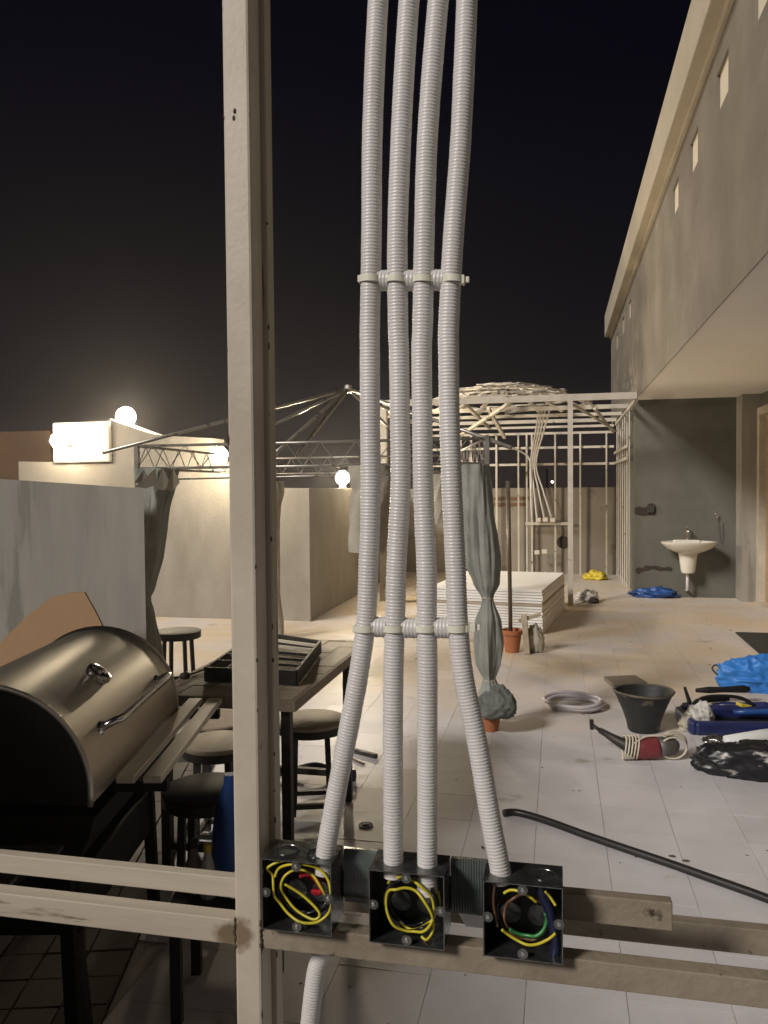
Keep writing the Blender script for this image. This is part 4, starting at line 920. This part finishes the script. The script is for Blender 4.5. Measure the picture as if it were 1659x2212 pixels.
# ---------------------------------------------------------------- metal boxes with wires
BY0, BY1 = .786, .833
def mbox(name, tl, br2, label, holes):
    a = atY(*tl, BY0); b = atY(*br2, BY0); x0, x1 = a.x, b.x; z1 = a.z; z0 = z1 - .0762
    B_ = thing('metal_box', label, 'electrical box', (x0, BY0, z0), group='metal wiring boxes on the rail')
    w_, d_, h_ = x1 - x0, BY1 - BY0, z1 - z0; t_ = .0011
    MB().box(0, w_, d_ - t_, d_, 0, h_).build('back_plate', M['galv_shaded'], B_)
    MB().box(0, t_, 0, d_ - t_, 0, h_).build('side_plate', M['galv'], B_); MB().box(w_ - t_, w_, 0, d_ - t_, 0, h_).build('side_plate', M['galv'], B_)
    MB().box(t_, w_ - t_, 0, d_ - t_, 0, t_).build('bottom_plate', M['galv'], B_); MB().box(t_, w_ - t_, 0, d_ - t_, h_ - t_, h_).build('top_plate', M['galv'], B_)
    for hx_ in holes: MB().lathe([(.0125, h_ + .0001), (.0125, h_ + .0007), (.0118, h_ + .0008), (.0115, h_ + .0003), (.002, h_ + .0003)], n=24, c=(hx_ * w_, d_ * .5, 0)).build('knockout', M['galv'], B_, auto=30)
    for (cx, cz) in ((.5, .95), (.5, .03), (.06, .52), (.95, .52)):
        px_, pz_ = cx * w_, cz * h_
        if cx == .5: m_ = MB().box(px_ - .005, px_ + .005, .0006, .0017, min(pz_, h_ - .009) - 0, pz_ + .002) if cz > .5 else MB().box(px_ - .005, px_ + .005, .0006, .0017, t_, pz_ + .005)
        else: m_ = MB().box(px_ - .0046, px_ + .0046, .0006, .0017, pz_ - .005, pz_ + .005)
        m_ = MB().lathe([(.0052, .0006), (.0052, .0015), (.0049, .0017)], n=16, axis='Y', c=(px_, 0, min(max(pz_, .006), h_ - .006)))
        pz_ = min(max(pz_, .006), h_ - .006) + (.003 if cz > .5 and cx == .5 else 0)
        lg = m_.build('screw_lug', M['galv'], B_, auto=40)
        MB().lathe([(.0019, -.0008), (.0021, .0004), (.0012, .0006)], n=12, axis='Y', c=(px_, .0004, pz_ - (.003 if cz > .5 and cx == .5 else 0))).build('screw', M['screw'], lg)
    for k in range(2): MB().lathe([(.011, d_ - .0018), (.0108, d_ - .0012), (.0009, d_ - .0013)], n=20, axis='Y', c=(w_ * (.32 + .36 * k), 0, h_ * .3)).build('knockout', M['galv'], B_, auto=30)
    return B_, w_, d_, h_
def wire(B_, w_, h_, pts, mt, r, label, depth=.012, wob=.005, closed=False, cat='wire'):
    P = [(B_.location.x + x * w_, BY0 + depth + wob * math.sin(i * 1.7), B_.location.z + (1 - y) * h_) for i, (x, y) in enumerate(pts)]
    o = MB().tube(spline(P, 7, closed), r, 8).build('coiled_wire', M[mt], smooth=True); tag(o, label, cat); return o
def N1(pts, x0, y0, sx, sy): return [((x - x0) / sx, (y - y0) / sy) for x, y in pts]
def ell(cx, cy, rx, ry, a0, a1, n=14, rot=0, grow=0):
    res = []
    for k in range(n + 1):
        a = R(a0 + (a1 - a0) * k / n); g_ = 1 + grow * k / n; x, y = rx * math.cos(a) * g_, ry * math.sin(a) * g_
        c_, s_ = math.cos(R(rot)), math.sin(R(rot)); res.append((cx + x * c_ - y * s_, cy + x * s_ + y * c_))
    return res
B1, w1, d1, h1 = mbox('b', (564, 1854), (715, 1865), 'left galvanised wiring box next to the steel post', (.28, .73))
wire(B1, w1, h1, N1([(620, 520), (540, 512), (350, 545), (215, 625), (198, 690), (255, 770), (285, 900), (295, 1020), (350, 1150), (470, 1280), (650, 1350), (850, 1345), (985, 1240), (1045, 1080), (1050, 900), (1000, 740), (880, 615), (700, 540), (500, 560), (340, 660), (290, 780)], 150, 470, 925, 1000), 'ywire', .00145, 'outer yellow wire loop in the left metal box', .008, .003)
wire(B1, w1, h1, N1([(405, 890), (640, 1050), (870, 1240), (800, 1330), (560, 1260), (400, 1080), (365, 920), (420, 760), (570, 680), (760, 715), (900, 860), (960, 1010), (955, 1110)], 150, 470, 925, 1000), 'ywire', .00145, 'inner yellow wire loop with diagonal end in the left metal box', .013, .003)
for k, (dx, rr3) in enumerate(((0, .36), (.02, .40))):
    wire(B1, w1, h1, ell(.53, .47 + dx, rr3, rr3 * 1.02, 20, 360 + 40 + 300 * k, 30, 20, .05), 'bwire', .0017, ('thick' if k == 0 else 'wider') + ' black wire coil in the left metal box', .019 + .006 * k, .002)
wire(B1, w1, h1, [(.45, .35), (.6, .33), (.74, .42), (.80, .5), (.70, .58), (.64, .57), (.78, .52)], 'rwire', .0026, 'bright red wire ends in the left metal box', .022, .004)
wire(B1, w1, h1, [(.35, .3), (.5, .42), (.62, .42), (.72, .36), (.8, .45)], 'rwire', .002, 'dark red wire curl at the back of the left metal box', .032, .004)
B2, w2, d2, h2 = mbox('b', (796, 1878), (959.5, 1888), 'middle galvanised wiring box with two conduits', ())
wire(B2, w2, h2, N1([(600, 760), (700, 735), (800, 750), (940, 830), (1060, 980), (1090, 1180), (1060, 1330), (960, 1450), (830, 1500), (700, 1490), (560, 1400), (470, 1240), (450, 1080), (500, 940), (600, 900), (720, 890), (850, 930), (970, 1030), (1070, 1200), (1085, 1380), (1060, 1500), (1000, 1555), (930, 1530)], 245, 620, 1005, 1020), 'ywire', .00145, 'yellow wire loops in the middle metal box', .008, .003)
for k in range(2): wire(B2, w2, h2, ell(.53, .53, .34 - .03 * k, .36, 30, 30 + 640, 32, 15, .08), 'bwire', .0017, ('front' if k == 0 else 'rear') + ' black wire coil in the middle metal box', .016 + .009 * k, .002)
wire(B2, w2, h2, ell(.52, .50, .37, .40, 200, 470, 16, 10), 'ywire', .0016, 'outer yellow wire arc at the back of the middle metal box', .02, .002)
wire(B2, w2, h2, [(.72, .9), (.74, .97), (.78, 1.0), (.72, .94)], 'brwire', .0012, 'brown wire end at the bottom of the middle metal box', .006, .001)
B3, w3, d3, h3 = mbox('b', (1043, 1902.6), (1216, 1915), 'right galvanised wiring box at the end of the rail', (.76,))
wire(B3, w3, h3, N1([(540, 820), (640, 775), (780, 770), (900, 820), (980, 900)], 270, 610, 1065, 1040), 'ywire', .00145, 'upper yellow wire arc in the right metal box', .009, .002)
wire(B3, w3, h3, N1([(1235, 1290), (1150, 1390), (1000, 1460), (860, 1475), (720, 1450), (600, 1390), (520, 1310)], 270, 610, 1065, 1040), 'ywire', .00145, 'lower yellow wire arc in the right metal box', .008, .002)
wire(B3, w3, h3, N1([(1100, 740), (1160, 820), (1240, 920)], 270, 610, 1065, 1040), 'ywire', .0014, 'short yellow green wire end at the right of the right metal box', .01, .002)
wire(B3, w3, h3, N1([(1100, 1060), (1120, 1150), (1080, 1280), (980, 1370), (860, 1400), (740, 1395), (620, 1320)], 270, 610, 1065, 1040), 'gwire', .0019, 'green wire arc in the right metal box', .012, .002)
wire(B3, w3, h3, ell(.53, .53, .27, .29, 120, 500, 22, 0, .05), 'brwire', .0015, 'brown wire ring in the right metal box', .015, .002)
wire(B3, w3, h3, N1([(430, 620), (410, 800), (400, 960), (430, 1150), (460, 1300)], 270, 610, 1065, 1040), 'brwire', .0013, 'brown wire hanging down the left side of the right metal box', .010, .001)
wire(B3, w3, h3, N1([(1020, 640), (1050, 800), (1140, 980), (1200, 1200), (1240, 1500), (1220, 1640)], 270, 610, 1065, 1040), 'nwire', .0052, 'thick navy cable down the right side of the right metal box', .014, .001)
wire(B3, w3, h3, ell(.53, .52, .36, .37, 30, 680, 32, 15, .04), 'bwire', .0018, 'black wire coil in the right metal box', .022, .002)
# conduit end sleeve inside the middle box is part of that conduit; dark wrap round the rails between boxes
def wrap(x0, x1, label, ribs):
    W_ = thing('rail_wrap', label, 'wrap', (x0, .84, 1.13), group='dark wraps round the rails')
    n = 26; L_ = x1 - x0; mb = MB(); sec = [(.830, 1.157), (.8265, 1.150), (.8275, 1.140), (.829, 1.132), (.8265, 1.12), (.8275, 1.108), (.832, 1.097), (.86, 1.088), (.96, 1.012), (.972, 1.016), (.972, 1.045), (.90, 1.095), (.86, 1.136), (.836, 1.1565)]
    for i in range(n + 1):
        x = L_ * i / n; o_ = (.0005 * (1 if i % 2 else -1) if ribs else .00012 * math.sin(i * 2.3))
        for (y, z) in sec:
            cy, cz = .87, 1.12; d = Vector((y - cy, z - cz)); d = d * (1 + o_ / d.length)
            mb.v.append((x, cy + d.x - .84, cz + d.y - 1.13))
    k = len(sec)
    for i in range(n):
        for j in range(k):
            a = i * k + j; b = i * k + (j + 1) % k; mb.f.append((a, b, b + k, a + k))
    mb.f.append(tuple(range(k))); mb.f.append(tuple(n * k + j for j in range(k)))
    mb.build('sleeve', M['wrap'], W_, auto=35 if ribs else 60)
xb1 = B1.location.x + w1; xb2 = B2.location.x; xb2e = xb2 + w2; xb3 = B3.location.x
wrap(xb1 + .002, xb2 - .001, 'smooth dark green wrap round the rails between left and middle box', False)
wrap(xb2e + .001, xb3 - .001, 'ribbed dark green wrap round the rails between middle and right box', True)

# ---------------------------------------------------------------- grit and offcuts scattered on the floor
gm = MB(); rg = random.Random(5)
for k in range(420):
    y = rg.uniform(1.6, 11.2); x = rg.uniform(-2.6, 2.3)
    if on_left(x, y) and y < 4.4: continue
    r_ = rg.choice((.0012, .0018, .0025, .004, .006)) * rg.uniform(.6, 1.3); a_ = rg.uniform(0, 3)
    c_ = Vector((x, y, .002)); u_ = Vector((math.cos(a_), math.sin(a_), 0)) * r_ * rg.uniform(1, 3); v_ = Vector((-math.sin(a_), math.cos(a_), 0)) * r_
    gm.add([c_ - u_ - v_, c_ + u_ - v_ * .6, c_ + u_ * .8 + v_, c_ - u_ * .7 + v_ * 1.2, c_ + Vector((0, 0, r_ * .7))], [(0, 1, 4), (1, 2, 4), (2, 3, 4), (3, 0, 4), (3, 2, 1, 0)])
tag(gm.build('grit', M['dirtmark']), 'fine grit and offcuts scattered over the tiled floor', 'grit', kind='stuff')
# ---------------------------------------------------------------- thin night haze
hz_ = bpy.data.materials.new('haze'); hz_.use_nodes = True; t = hz_.node_tree; t.nodes.clear()
ho = t.nodes.new('ShaderNodeOutputMaterial'); pvn = t.nodes.new('ShaderNodeVolumePrincipled')
pvn.inputs['Color'].default_value = (.95, .93, .92, 1); pvn.inputs['Density'].default_value = .0021; pvn.inputs['Anisotropy'].default_value = .74
t.links.new(pvn.outputs[0], ho.inputs['Volume'])
o = MB().box(-72, 72, -72, 72, -8, 5.3).build('haze', hz_); tag(o, 'thin warm haze over the terrace', 'haze', kind='stuff')
